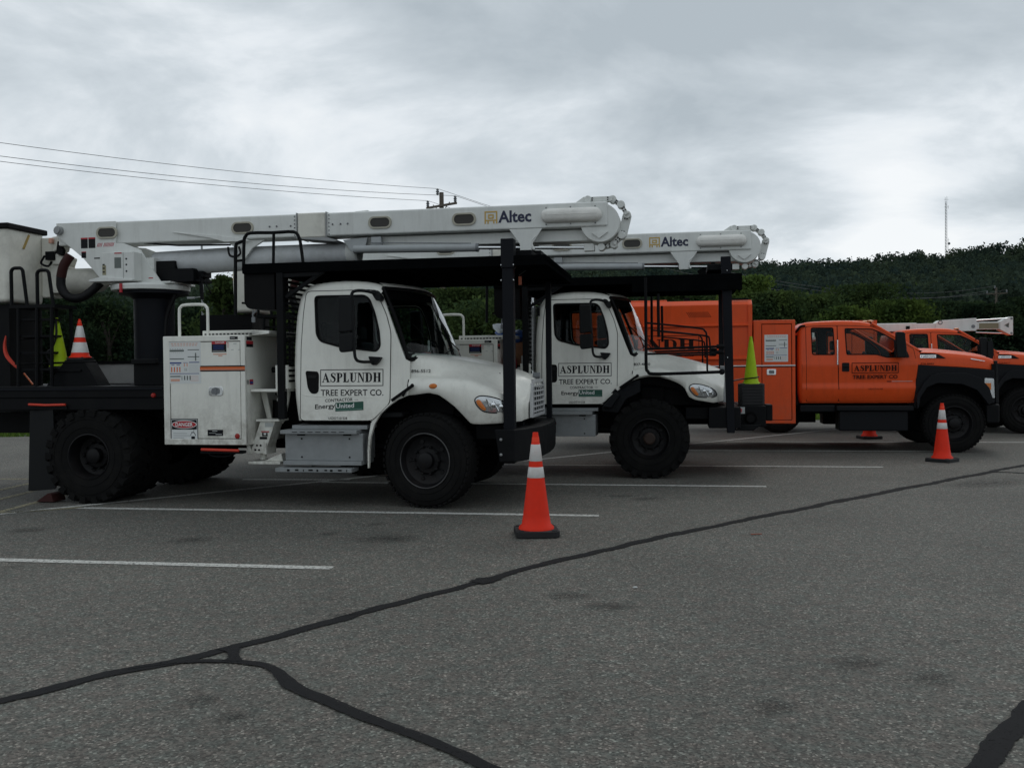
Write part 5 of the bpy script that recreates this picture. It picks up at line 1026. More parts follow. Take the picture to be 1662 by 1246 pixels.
# ------------------------------------------------------------------ ground
def cam_ground(px, py):
    d = _f+_x*((px-831)/1508)-_u*((py-623)/1508); t = -1.5/d.z; return (d.x*t, d.y*t)
def asphalt_mat():
    m = bpy.data.materials.new('worn_asphalt'); m.use_nodes = True; t = m.node_tree; b = t.nodes['Principled BSDF']; n = t.nodes.new; l = t.links.new
    tcn = n('ShaderNodeTexCoord'); P = tcn.outputs['Object']
    vo = n('ShaderNodeTexVoronoi'); vo.inputs['Scale'].default_value = 95; l(P, vo.inputs['Vector'])
    bw = n('ShaderNodeSeparateColor'); l(vo.outputs['Color'], bw.inputs[0])
    r1 = n('ShaderNodeMapRange'); r1.inputs[1].default_value = 0; r1.inputs[2].default_value = 1; r1.inputs[3].default_value = .46; r1.inputs[4].default_value = 1.38; l(bw.outputs[0], r1.inputs[0])
    # pale stones
    gt = n('ShaderNodeMath'); gt.operation = 'GREATER_THAN'; l(bw.outputs[1], gt.inputs[0]); gt.inputs[1].default_value = .93
    st = n('ShaderNodeMath'); st.operation = 'MULTIPLY_ADD'; l(gt.outputs[0], st.inputs[0]); st.inputs[1].default_value = 1.3; l(r1.outputs[0], st.inputs[2])
    no = n('ShaderNodeTexNoise'); no.inputs['Scale'].default_value = 28; no.inputs['Detail'].default_value = 8; no.inputs['Roughness'].default_value = .75; l(P, no.inputs['Vector'])
    r2 = n('ShaderNodeMapRange'); r2.inputs[1].default_value = .3; r2.inputs[2].default_value = .7; r2.inputs[3].default_value = .68; r2.inputs[4].default_value = 1.32; l(no.outputs[0], r2.inputs[0])
    n3 = n('ShaderNodeTexNoise'); n3.inputs['Scale'].default_value = .55; n3.inputs['Detail'].default_value = 5; l(P, n3.inputs['Vector'])
    r3 = n('ShaderNodeMapRange'); r3.inputs[1].default_value = .3; r3.inputs[2].default_value = .7; r3.inputs[3].default_value = .84; r3.inputs[4].default_value = 1.16; l(n3.outputs[0], r3.inputs[0])
    n4 = n('ShaderNodeTexNoise'); n4.inputs['Scale'].default_value = 3.2; n4.inputs['Detail'].default_value = 6; n4.inputs['Roughness'].default_value = .6; l(P, n4.inputs['Vector'])
    r4 = n('ShaderNodeMapRange'); r4.inputs[1].default_value = .60; r4.inputs[2].default_value = .78; r4.inputs[3].default_value = 1; r4.inputs[4].default_value = .72; l(n4.outputs[0], r4.inputs[0])
    a = n('ShaderNodeMath'); a.operation = 'MULTIPLY'; l(st.outputs[0], a.inputs[0]); l(r2.outputs[0], a.inputs[1])
    c = n('ShaderNodeMath'); c.operation = 'MULTIPLY'; l(a.outputs[0], c.inputs[0]); l(r3.outputs[0], c.inputs[1])
    d = n('ShaderNodeMath'); d.operation = 'MULTIPLY'; l(c.outputs[0], d.inputs[0]); l(r4.outputs[0], d.inputs[1])
    hue = n('ShaderNodeMix'); hue.data_type = 'RGBA'; hue.inputs[6].default_value = (.092, .097, .085, 1); hue.inputs[7].default_value = (.110, .097, .084, 1); nh = n('ShaderNodeTexNoise'); nh.inputs['Scale'].default_value = 9; nh.inputs['Detail'].default_value = 5; nh.inputs['Roughness'].default_value = .8; l(P, nh.inputs['Vector']); rh = n('ShaderNodeMapRange'); rh.inputs[1].default_value = .40; rh.inputs[2].default_value = .60; l(nh.outputs[0], rh.inputs[0]); l(rh.outputs[0], hue.inputs[0])
    sc = n('ShaderNodeVectorMath'); sc.operation = 'SCALE'; l(hue.outputs[2], sc.inputs[0]); l(d.outputs[0], sc.inputs['Scale']); l(sc.outputs[0], b.inputs['Base Color'])
    b.inputs['Roughness'].default_value = .82; b.inputs['Specular IOR Level'].default_value = .35
    bp = n('ShaderNodeBump'); bp.inputs['Strength'].default_value = .5; bp.inputs['Distance'].default_value = .006; l(vo.outputs['Distance'], bp.inputs['Height']); l(bp.outputs[0], b.inputs['Normal'])
    return m
ASPH = asphalt_mat()
def alpha_mat(name, col, rough, mode, sc=20., lo=.35, hi=.55, amax=1.):
    """sheet whose coverage is broken up by noise; mode 'worn' or 'stain' (fades to the rim by object coords -1..1)"""
    m = bpy.data.materials.new(name); m.use_nodes = True; t = m.node_tree; b = t.nodes['Principled BSDF']; n = t.nodes.new; l = t.links.new
    b.inputs['Base Color'].default_value = (*col, 1); b.inputs['Roughness'].default_value = rough; b.inputs['Specular IOR Level'].default_value = .12
    tcn = n('ShaderNodeTexCoord'); no = n('ShaderNodeTexNoise'); no.inputs['Scale'].default_value = sc; no.inputs['Detail'].default_value = 8; no.inputs['Roughness'].default_value = .75
    l(tcn.outputs['Object'], no.inputs['Vector']); mr = n('ShaderNodeMapRange'); mr.inputs[1].default_value = lo; mr.inputs[2].default_value = hi; mr.inputs[3].default_value = 0; mr.inputs[4].default_value = amax; l(no.outputs[0], mr.inputs[0])
    res = mr.outputs[0]
    if mode == 'stain':
        mr.inputs[1].default_value = .42; mr.inputs[2].default_value = .62
        ln = n('ShaderNodeVectorMath'); ln.operation = 'LENGTH'; l(tcn.outputs['Object'], ln.inputs[0])
        fo = n('ShaderNodeMapRange'); fo.inputs[1].default_value = 0; fo.inputs[2].default_value = 1; fo.inputs[3].default_value = 1.35; fo.inputs[4].default_value = -.05; l(ln.outputs['Value'], fo.inputs[0])
        q = n('ShaderNodeMath'); q.operation = 'MULTIPLY'; q.use_clamp = True; l(fo.outputs[0], q.inputs[0]); l(res, q.inputs[1]); res = q.outputs[0]
    l(res, b.inputs['Alpha']); return m
LINEP = alpha_mat('worn_white_line_paint', (.50, .50, .47), .7, 'worn', 34, .36, .50)
LINEY = alpha_mat('worn_yellow_line_paint', (.30, .27, .18), .7, 'worn', 30, .40, .55)
SEALM = alpha_mat('crack_sealant', (.012, .012, .013), .8, 'worn', 60, .30, .44)
STAIN = alpha_mat('oil_stain', (.010, .010, .011), .6, 'stain', 7, amax=.62)

def build_ground():
    b = B(); b.add([(-1500, -200, -.06), (1500, -200, -.06), (1500, 1500, -.06), (-1500, 1500, -.06)], [(0, 1, 2, 3)])
    g = b.build('ground', mat('meadow_soil', (.025, .04, .02), .9, var=.4, scale=.2), smooth=False, norm=False); g['kind'] = 'structure'
    b = B(); b.add([(-70, -30, 0), (70, -30, 0), (70, 34, 0), (20, 27, 0), (-12, 21.5, 0), (-70, 21.5, 0)], [(0, 1, 2, 3, 4, 5)])
    a = b.build('parking_lot', ASPH, smooth=False, norm=False); a['kind'] = 'structure'
    def line(p, q, w, m, name='parking_line', z=.004):
        p, q = Vector((*p, 0)), Vector((*q, 0)); t = (q-p).normalized(); n_ = Vector((-t.y, t.x, 0))*w/2; k = max(2, int((q-p).length/.25)); rows = []; rg = random.Random(int(p.x*100))
        for i in range(k+1):
            c = p.lerp(q, i/k); rows.append([(c+n_*(1+rg.uniform(-.08, .08)))[:2]+(z,), (c-n_*(1+rg.uniform(-.08, .08)))[:2]+(z,)])
        b = B(); b.grid(rows); return b.build(name, m, a, smooth=False, norm=False)
    ends = [(-1.37, 6.98), (.86, 9.31), (3.12, 11.42), (5.36, 13.44), (7.6, 15.7), (9.85, 17.3)]
    for i, (x, y) in enumerate(ends): line((x, y), (x-(5.65 if i else 5.9), y+(5.65 if i else 5.9)*.157), .105, LINEP)
    line((-5.45, 9.8), (8.5, 22.3), .10, LINEP)
    for p, q in (((-5.56, 8.9), (-5.46, 11.4)), ((-6.10, 9.8), (-6.05, 11.9)), ((-6.6, 10.8), (-6.5, 12.7)), ((-8.5, 13.2), (-6.3, 12.95)), ((-6.4, 9.35), (-4.75, 10.25))): line(p, q, .10, LINEY)
    line((-3.7, 12.70), (-2.2, 12.55), .10, LINEP)
    # crack sealant
    def crack(pts, ws, name='crack_sealant', seed=1, z=.006):
        q = smooth_path([(x, y, 0) for x, y in pts], 8); w2 = np.interp(np.linspace(0, len(pts)-1, len(q)), range(len(pts)), ws); rg = random.Random(seed); rows = []
        # resample finely and add ragged edges
        L_ = []; 
        for i in range(len(q)-1):
            k = max(1, int((q[i+1]-q[i]).length/.025))
            for j in range(k): L_.append((q[i].lerp(q[i+1], j/k), w2[i]+(w2[i+1]-w2[i])*j/k))
        ph = 0; w_ = 0; v_ = 0
        for i, (c, w) in enumerate(L_):
            a_ = L_[max(i-1, 0)][0]; d_ = L_[min(i+1, len(L_)-1)][0]; t = (d_-a_).normalized(); n_ = Vector((-t.y, t.x, 0))
            w_ = w_*.75+rg.uniform(-.42, .42); v_ = v_*.75+rg.uniform(-.42, .42); s_ = .010*math.sin(i*.11+seed)+.006*math.sin(i*.37)
            rows.append([(c+n_*(w/2*(1+.30*w_)+s_))[:2]+(z,), (c-n_*(w/2*(1+.30*v_)-s_))[:2]+(z,)])
        b = B(); b.grid(rows); o = b.build(name, SEALM, a, smooth=False, norm=False)
    crack([(-4.2, 2.6), (-2.9, 3.7), (-2.34, 4.2), (-2.06, 4.51), (-1.71, 4.80), (-1.47, 5.06), (-1.02, 5.57), (-.23, 6.5), (.31, 7.12), (1.47, 8.27), (2.48, 9.17), (4.27, 10.75), (5.86, 12.12), (6.76, 12.91), (7.5, 13.55), (11, 16.6)], [.09, .085, .08, .08, .085, .09, .09, .075, .09, .10, .10, .11, .10, .10, .10, .1], seed=3)
    crack([(-1.95, 4.66), (-1.71, 4.755), (-1.44, 4.745), (-1.22, 4.62), (-1.05, 4.36), (-.78, 4.10), (-.5, 3.86), (-.23, 3.60), (.0, 3.35), (.5, 2.7)], [.03, .05, .05, .06, .085, .07, .065, .06, .06, .06], seed=5, z=.0075)
    crack([(-1.54, 4.99), (-1.50, 4.91), (-1.47, 4.82), (-1.47, 4.745)], [.14, .06, .05, .11], seed=6, z=.009)
    crack([(6.4, 12.6), (6.66, 12.66), (6.95, 12.5), (7.6, 12.2)], [.05, .07, .07, .06], seed=7, z=.0075)
    crack([(1.1, 2.9), (1.55, 3.25), (2.11, 3.85), (2.7, 4.5)], [.10, .105, .10, .09], seed=9)
    crack([(-.27, 6.44), (-.21, 6.51), (-.1, 6.60)], [.12, .17, .08], seed=11, z=.009)
    # oil stains
    rg = random.Random(4)
    st = [(45, 861, .20, .16, 1.), (630, 875, .30, .25, .6), (310, 877, .22, .18, .6), (925, 968, .17, .13, .8), (990, 985, .19, .13, .7), (1395, 1077, .17, .12, .9), (1510, 1101, .14, .13, 1.), (1255, 1148, .12, .1, .5), (325, 1138, .10, .09, .6), (380, 1165, .09, .08, .6), (1555, 1042, .04, .03, 1.), (1110, 1025, .05, .02, 1.), (1572, 1146, .05, .03, 1.), (1133, 1162, .05, .03, 1.), (1020, 1195, .04, .03, .9), (142, 1001, .05, .03, .9), (700, 1103, .04, .02, 1.), (190, 1116, .03, .03, .9), (920, 1125, .04, .03, 1.), (960, 1079, .05, .02, .8), (1530, 1043, .03, .02, .9), (1600, 1010, .06, .03, .6), (1470, 1043, .06, .02, .7), (535, 867, .12, .08, .8), (610, 852, .10, .07, .7), (1005, 806, .2, .1, .5), (1050, 810, .2, .14, .5), (1600, 785, .7, .35, .35), (560, 999, .12, .05, .5), (20, 921, .10, .05, .8), (1255, 760, .1, .1, .7)]
    for px, py, rx, ry, k in st:
        x, y = cam_ground(px, py); b = B(); n_ = 20
        b.add([(math.cos(2*math.pi*i/n_), math.sin(2*math.pi*i/n_), 0) for i in range(n_)], [tuple(range(n_))])
        o = b.build('oil_stain', STAIN, a, smooth=False, norm=False); o.location = (x, y, .011); o.scale = (rx*1.2, ry*1.1, 1); o.rotation_euler = (0, 0, rg.uniform(.0, .7))
    # little scraps
    b = B(); x, y = cam_ground(1031, 955); b.sphere((x, y, .010), .014, 6, (1.3, 1, .5)); tag(b.build('litter', LGRY), 'small white scrap lying on the asphalt', 'litter')
    b = B(); x, y = cam_ground(1228, 868); b.bar((x-.05, y, .008), (x+.05, y+.02, .008), .012, .006); tag(b.build('twig', mat('red_brown_scrap', (.25, .06, .03), .7)), 'thin red-brown scrap on open asphalt right of the near cone', 'litter')
    # verge
    rg = np.random.default_rng(5); n = 60000; X = rg.uniform(-45, 45, n); Y = rg.uniform(21.6, 34, n); keep = Y > np.where(X < -12, 21.6, np.where(X < 20, 21.5+(X+12)*.172, 27+(X-20)*.14))+.1; X, Y = X[keep], Y[keep]; n = len(X)
    A = rg.uniform(0, 6.28, n); H = rg.uniform(.06, .2, n); w = .035; v = np.zeros((n, 3, 3)); v[:, 0] = np.c_[X-np.cos(A)*w, Y-np.sin(A)*w, np.full(n, -.06)]; v[:, 1] = np.c_[X+np.cos(A)*w, Y+np.sin(A)*w, np.full(n, -.06)]; v[:, 2] = np.c_[X+rg.normal(0, .05, n), Y+rg.normal(0, .05, n), H]
    me = bpy.data.meshes.new('grass'); me.from_pydata(v.reshape(-1, 3).tolist(), [], np.arange(3*n).reshape(-1, 3).tolist()); me.materials.append(foliage('verge_grass', (.10, .16, .03), .35)); o = bpy.data.objects.new('grass', me); COL.objects.link(o); o['kind'] = 'stuff'; o['label'] = 'green grass verge beyond the car park edge'
    return a

# ------------------------------------------------------------------ foliage
def foliage(name, col, var=.32):
    if name in MATS: return MATS[name]
    m = bpy.data.materials.new(name); m.use_nodes = True; t = m.node_tree; t.nodes.clear(); n = t.nodes.new; l = t.links.new
    o = n('ShaderNodeOutputMaterial'); d = n('ShaderNodeBsdfDiffuse'); tr = n('ShaderNodeBsdfTranslucent'); mi = n('ShaderNodeMixShader'); mi.inputs[0].default_value = .3
    g = n('ShaderNodeNewGeometry'); mr = n('ShaderNodeMapRange'); mr.inputs[3].default_value = 1-var; mr.inputs[4].default_value = 1+var; l(g.outputs['Random Per Island'], mr.inputs[0])
    tcn = n('ShaderNodeTexCoord'); no = n('ShaderNodeTexNoise'); no.inputs['Scale'].default_value = .6 if 'hill' not in name else .06; no.inputs['Detail'].default_value = 3; l(tcn.outputs['Object'], no.inputs['Vector'])
    hm = n('ShaderNodeMix'); hm.data_type = 'RGBA'; hm.inputs[6].default_value = (col[0]*.62, col[1]*.68, col[2]*.85, 1); hm.inputs[7].default_value = (col[0]*1.3, col[1]*1.18, col[2]*.95, 1)
    m2 = n('ShaderNodeMapRange'); m2.inputs[1].default_value = .35; m2.inputs[2].default_value = .65; l(no.outputs[0], m2.inputs[0]); l(m2.outputs[0], hm.inputs[0])
    sc = n('ShaderNodeVectorMath'); sc.operation = 'SCALE'; l(hm.outputs[2], sc.inputs[0])
    oi = n('ShaderNodeObjectInfo'); m3 = n('ShaderNodeMapRange'); m3.inputs[3].default_value = .75; m3.inputs[4].default_value = 1.45; l(oi.outputs['Random'], m3.inputs[0]); mm = n('ShaderNodeMath'); mm.operation = 'MULTIPLY'; l(mr.outputs[0], mm.inputs[0]); l(m3.outputs[0], mm.inputs[1]); l(mm.outputs[0], sc.inputs['Scale'])
    l(sc.outputs[0], d.inputs[0]); l(sc.outputs[0], tr.inputs[0]); l(d.outputs[0], mi.inputs[1]); l(tr.outputs[0], mi.inputs[2]); l(mi.outputs[0], o.inputs[0])
    MATS[name] = m; return m
def leaf_mesh(name, C_, size, rg, m, aspect=1.7):
    n = len(C_); a = rg.normal(size=(n, 3)); a /= np.linalg.norm(a, axis=1)[:, None]; b = rg.normal(size=(n, 3)); b -= (a*b).sum(1)[:, None]*a; b /= np.linalg.norm(b, axis=1)[:, None]
    s = (size*rg.uniform(.6, 1.35, n))[:, None]; v = np.stack([C_-a*s*aspect*.5, C_-b*s*.5, C_+a*s*aspect*.5, C_+b*s*.5], 1).reshape(-1, 3)
    me = bpy.data.meshes.new(name); me.vertices.add(4*n); me.vertices.foreach_set('co', v.astype(np.float32).ravel()); me.loops.add(4*n); me.loops.foreach_set('vertex_index', np.arange(4*n, dtype=np.int32)); me.polygons.add(n)
    me.polygons.foreach_set('loop_start', np.arange(0, 4*n, 4, dtype=np.int32)); me.polygons.foreach_set('loop_total', np.full(n, 4, np.int32)); me.update(calc_edges=True); me.materials.append(m)
    return me
LEAF = [foliage('leaf_dark', (.021, .036, .019)), foliage('leaf_mid', (.046, .074, .028)), foliage('leaf_light', (.062, .098, .026))]
BARK = mat('bark', (.05, .042, .034), .9, var=.3)
def tree(px, ytop, Z, wd, kind, label, seed, nleaf=10000, conical=False, lf=.15):
    rg = np.random.default_rng(seed); X = (px-831)/1508*Z; hor = 596-(px-831)*.01; h = 1.5+(hor-ytop)/1508*Z
    t = empty('tree', (X, Z, -.06), rg.uniform(0, 6.28), label, 'tree', 'trees beyond the car park')
    zc0 = h*.16; nc = 34; cc = []
    for i in range(nc):
        f = rg.uniform(0, 1)**.8; z = zc0+(h-zc0)*f
        if conical: rad = wd/2*(1-f)**.8+.12
        else: rad = wd/2*math.sqrt(max(.04, 1-((f-.42)/.62)**2))*rg.uniform(.65, 1.1)
        a = rg.uniform(0, 6.28); q = rg.uniform(.25, 1)**.5; cc.append((rad*q*math.cos(a), rad*q*math.sin(a), min(z, h-.25)))
    cc.append((0, 0, h-.3)); cc = np.array(cc)
    b = B(); b.tube([(0, 0, 0), (.05*h*rg.normal(0, .2), .03, h*.3), (0, 0, h*.62), (0, 0, h*.9)], [.035*h, .026*h, .014*h, .004*h], 8)
    for i in range(14):
        c = cc[rg.integers(len(cc))]; z0 = max(h*.15, c[2]*.62); mid = (c[0]*.5, c[1]*.5, (z0+c[2])*.52); b.tube([(0, 0, z0), mid, tuple(c)], [.012*h, .007*h, .003*h], 5, caps=False)
    b.build('trunk', BARK, t, norm=False)
    idx = rg.integers(0, len(cc), nleaf); sp = (wd*.085 if not conical else wd*.085)*rg.uniform(.6, 1.5, len(cc)); C_ = cc[idx]+rg.normal(size=(nleaf, 3))*sp[idx][:, None]*np.array([1, 1, .75]); C_[:, 2] = np.clip(C_[:, 2], .15, h+.1)
    me = leaf_mesh('crown', C_, np.full(nleaf, lf), rg, LEAF[kind]); o = bpy.data.objects.new('crown', me); COL.objects.link(o); o.parent = t
    return t
def build_hill():
    ppx = [-900, -300, 0, 300, 450, 700, 950, 1240, 1330, 1420, 1460, 1560, 1620, 1662, 1900, 2600]; ppy = [520, 506, 504, 482, 470, 452, 438, 438, 435, 424, 420, 413, 409, 398, 385, 400]
    YR = 380.
    def ridge(X):
        px = 831+X/YR*1508; y = np.interp(px, ppx, ppy); hor = 596-(px-831)*.01; return 1.5+(hor-y)/1508*YR-7
    def hz(X, Y):
        s = np.clip((Y-105)/(YR-105), 0, 1); s = s**1.15*(1.0+.0*s); back = np.clip((Y-YR)/400, 0, 1); return ridge(X)*s*(1-back*.5)
    xs = np.linspace(-420, 420, 85); ysr = np.concatenate([np.linspace(100, 390, 25), np.linspace(420, 800, 8)])
    rows = [[(float(x), float(y), float(hz(x*y/YR if y < YR else x, y))-.1+2*math.sin(x*.05+y*.03)*min(1, (y-100)/80)) for x in xs] for y in ysr]
    b = B(); b.grid(rows); o = b.build('hill', mat('hill_floor', (.014, .022, .010), .95, var=.3, scale=.05), norm=False, ang=180); o['kind'] = 'structure'
    rg = np.random.default_rng(11); n = 3800; Y = 112+(YR+6-112)*rg.uniform(0, 1, n)**.75; px = rg.uniform(-120, 1800, n); X = (px-831)/1508*Y
    zb_ = hz(X*YR/np.maximum(Y, 1)*0+X*1.0*(YR/Y)*0+X, Y) if False else hz(X*Y/YR*0+X, Y)
    zb_ = np.array([float(hz(x*y/YR, y)) for x, y in zip(X, Y)])
    hh = rg.uniform(6.5, 11.5, n); rr_ = rg.uniform(3.0, 6.4, n); near = Y < 200; K = 230
    C0 = np.c_[X, Y, zb_+hh-rr_*.9]
    d = rg.normal(size=(n, K, 3)); d /= np.linalg.norm(d, axis=2)[:, :, None]; d[:, :, 2] = np.where(d[:, :, 2] < -.3, -d[:, :, 2], d[:, :, 2]); rad = rr_[:, None]*(.75+.33*np.sin(d[:, :, 0]*5+X[:, None])*np.cos(d[:, :, 1]*4+Y[:, None])+rg.uniform(-.12, .16, (n, K))*.8)
    C_ = C0[:, None, :]+d*rad[:, :, None]*np.array([1, 1, .95]); sz = np.repeat(.55+Y/900, K)*1.35
    me = leaf_mesh('forest', C_.reshape(-1, 3), sz*.62*.88, rg, foliage('hill_leaf', (.028, .043, .032), .26), 1.3)
    o = bpy.data.objects.new('forest', me); COL.objects.link(o); o['kind'] = 'stuff'; o['label'] = 'dense dark green forest covering the hill behind the trucks'
    # hedge layer at the foot
    n = 150000; X = rg.uniform(-60, 75, n); Y = rg.uniform(66, 84, n); top = 2.1+.8*np.sin(X*.37+Y*.2)+.8*np.sin(X*.9+1+Y*.5)+.5*np.sin(X*2.3+Y); Zc = rg.uniform(0, 1, n)**.8*top
    me = leaf_mesh('undergrowth', np.c_[X, Y, Zc], np.full(n, .20), rg, foliage('bramble_leaf_painted_shade', (.014, .024, .013))); o = bpy.data.objects.new('undergrowth', me); COL.objects.link(o); o['kind'] = 'stuff'; o['label'] = 'dark tangled undergrowth at the foot of the wooded hill'  # leaf colour darkened: shade under overhead light is put into it

# ------------------------------------------------------------------ poles, wires, tower
def pole(px, ytop, Z, label, arm=True):
    hor = 596-(px-831)*.01; X = (px-831)/1508*Z; h = 1.5+(hor-ytop)/1508*Z
    t = empty('utility_pole', (X, Z, -.06), 0, label, 'pole', 'wooden utility poles')
    b = B(); b.tube([(0, 0, 0), (0, 0, h*.5), (0, 0, h)], [.19, .16, .13], 12); b.build('pole_shaft', WOOD, t)
    u = Vector((.75, -.66, 0)); pts = []
    b = B(); b.bar((-u*1.25)+Vector((0, -.18, h-.80)), (u*1.25)+Vector((0, -.18, h-.80)), .10, .12); b.bar((0, -.15, h-1.25), u*.7+Vector((0, -.18, h-.67)), .03, .04); b.bar((0, -.15, h-1.25), -u*.7+Vector((0, -.18, h-.67)), .03, .04); b.build('crossarm', WOOD, t)
    for q in (-u*1.15+Vector((0, -.18, h-.73)), u*1.15+Vector((0, -.18, h-.73)), Vector((-.22, -.1, h-.15))):
        b = B(); b.lathe([(.05, 0), (.10, .05), (.06, .12), (.11, .18), (.06, .25), (.09, .30), (.04, .36), (.00001, .38)], tuple(q), axis='z', n=10); b.build('insulator', GREYD, t); pts.append(Vector((X, Z, -.06))+q+Vector((0, 0, .36)))
    return pts
def wire(p, q, sag, label, r=.010, n=28):
    P = [p.lerp(q, i/n)-Vector((0, 0, sag*4*(i/n)*(1-i/n))) for i in range(n+1)]
    b = B(); b.tube(P, r*1.2, 4, caps=False); tag(b.build('power_line', mat('overhead_wire', (.12, .12, .125), .6), norm=False), label, 'wire', 'overhead power lines')

# ================================================================== place everything
th = -R(10.3)
build_ground(); build_hill()
O1, O2, O3, O4 = (-.943, 9.916, 0), (1.807, 12.392, 0), (7.347, 15.454, 0), (10.744, 19.423, 0)
white_truck(O1, th, 1); white_truck(O2, th, 2); chip_truck(O3, th); orange_bucket_truck(O4, th)
def loc(O, x, y, z): return (O[0]+x*math.cos(th)-y*math.sin(th), O[1]+x*math.sin(th)+y*math.cos(th), z)
cone((.205, 8.29, .004), .914, .385, R(4), 'orange cone with black base nearest the camera, before the left truck bumper')
cone((6.55, 14.15, .0), .89, .38, R(40), 'orange cone standing by the front wheel of the orange chip truck')
cone((7.15, 18.6, .0), .90, .40, R(5), 'orange cone behind the chip truck, only its foot showing below the cab')
# cone stack on the second truck's winch
for k in range(7):
    top = k == 6
    cone(loc(O2, 1.40, .80, .947+k*.0415), .70, .335, th+R(2), 'lime cone on top of the black-based cone stack on the second truck bumper' if top else ('lowest', 'second', 'third', 'fourth', 'fifth', 'sixth')[k]+' black cone base from the bottom of the bumper cone stack', col=LIME if top else None, group='cones stacked on the truck bumper')
b = B(); P = [loc(O2, 1.40+.105*math.cos(a), .80+.105*math.sin(a), 1.32+.012*math.cos(a)) for a in np.linspace(0, 2*math.pi, 20)]; b.tube(P, .008, 5); b.tube([loc(O2, 1.30, .72, 1.31), loc(O2, 1.12, .25, 1.29)], .010, 5); tag(b.build('tie_down_cord', HOSE), 'black elastic cord holding the lime cone on the bumper stack', 'cord')
cone(loc(O1, -4.76, .60, 1.53), .63, .20, th, 'lime cone on the rear deck rack of the near bucket truck', col=LIME, group='cones on the rear deck', r0=.17, tilt=(0, R(-3)))
cone(loc(O1, -4.50, .62, 1.64), .50, .24, th, 'orange and white striped cone on the rear deck rack beside the lime cone', group='cones on the rear deck', r0=.23, collars=((.18, .43), (.55, .83)))
b = B(); P = smooth_path([loc(O1, -4.72, .48, 2.12), loc(O1, -4.70, .46, 1.95), loc(O1, -4.74, .44, 1.80), loc(O1, -4.82, .44, 1.72), loc(O1, -4.78, .45, 1.60)], 4); b.tube(P, .014, 5); tag(b.build('cone_strap', HOSE), 'black strap looped in front of the lime cone on the rear deck', 'strap')
cone(loc(O4, .12, -.55, .12), .62, .30, th+R(15), 'lime cone leaning beside the wheel at the right edge', col=LIME, tilt=(R(20), R(-58)))
b = B(); P = smooth_path([loc(O1, -5.46, .55, 1.95), loc(O1, -5.48, .55, 1.82), loc(O1, -5.45, .55, 1.70), loc(O1, -5.36, .55, 1.60), loc(O1, -5.28, .55, 1.53)], 4); b.tube(P, [.008+.018*math.sin(math.pi*i/(len(P)-1)) for i in range(len(P))], 6); tag(b.build('warning_flag', REDR), 'narrow red warning flag curling off the rear deck', 'flag')
b = B(); b.bar(loc(O1, -5.22, .55, 1.49), loc(O1, -5.10, .55, 1.35), .012, .014); tag(b.build('flag_stick', ORI), 'thin orange stick slanting down to the rear deck', 'stick')
# wheel chock, deck cargo
b = B(); b.prism([(-4.60, .012), (-4.38, .012), (-4.41, .10), (-4.45, .11)], -.08, .14); o = b.build('wheel_chock', mat('dirty_red_chock', (.035, .006, .005), .8)); o.location = O1; o.rotation_euler = (0, 0, th); tag(o, 'dark red wheel chock behind the near truck rear tyre', 'chock')
def on2(b, name, m, label, cat, **k): o = b.build(name, m, **k); o.location = O2; o.rotation_euler = (0, 0, th); tag(o, label, cat)
b = B(); b.box(-2.0, -1.72, .55, 1.3, 1.33, 1.86); on2(b, 'plywood_crate', TAN, 'tan plywood crate on the second truck deck under a blue tarp', 'crate', bevel=.01)
b = B(); b.sphere((-1.86, .85, 1.93), .24, 14, (.95, 1.7, .45)); b.sphere((-2.02, .6, 1.98), .13, 10, (1.2, 1, .7)); b.xf(lambda x, y, z: (x+.02*math.sin(z*40), y+.02*math.sin(x*35), z+.018*math.sin(x*30+y*18))); on2(b, 'blue_tarp', BLUET, 'bunched blue tarpaulin on the crate behind the second truck cab', 'tarp')
b = B(); b.sphere((-2.05, .5, 2.06), .14, 10, (1.1, 1, .5)); b.xf(lambda x, y, z: (x+.02*math.sin(z*50), y, z+.02*math.sin(x*40))); on2(b, 'white_bag', WTARP, 'crumpled white bag lying on the blue tarpaulin', 'bag')
b = B(); b.prism(rnd([(-1.98, 1.34), (-1.82, 1.34), (-1.82, 1.60), (-1.87, 1.68), (-1.93, 1.68), (-1.98, 1.60)], .02), .20, .34); b.tube([(-1.90, .27, 1.68), (-1.88, .27, 1.73)], .02, 8); on2(b, 'fuel_can', REDI, 'red fuel can on the second truck deck behind the front post', 'can')
b = B(); b.box(-1.80, -1.66, .2, .4, 1.33, 1.50); b.tube([(-1.73, .3, 1.50), (-1.73, .3, 1.66)], .03, 8); on2(b, 'grey_jug', LGRY, 'grey jug beside the red fuel can on the deck', 'jug', bevel=.015)
# overhead lines
A0 = pole(720, 312, 55, 'wooden utility pole with crossarm rising behind the near truck boom'); A1 = pole(1617, 466, 120, 'distant wooden utility pole with crossarm in front of the hill at right')
P0 = [a-(b_-a)*.62+Vector((0, 0, .0)) for a, b_ in zip(A0, A1)]
nm = ('lowest', 'middle', 'highest')
for i in range(3):
    wire(Vector((P0[i].x, P0[i].y, A0[i].z+.3)), A0[i], (1.24, 1.50, 1.24)[i], nm[i]+' of the three wires running left from the pole across the clouds')
    wire(A0[i], A1[i], 3.0, ('left-hand', 'right-hand', 'centre')[i]+' wire sagging from the near pole to the distant pole')
def lamp_post():
    Z = 46.; X = (331-831)/1508*Z; t = empty('lamp_post', (X, Z, -.06), 0, 'thin grey lamp post between the near truck mast and the hanging bin', 'lamp post')
    b = B(); b.tube([(0, 0, 0), (0, 0, 8.0)], [.09, .05], 10); b.build('post', STEELD, t)
    b = B(); b.tube([(0, 0, 5.2), (-.45, 0, 5.15)], .02, 5); b.box(-.75, -.4, -.06, .06, 5.1, 5.2); b.build('side_lamp', STEELD, t)
lamp_post()
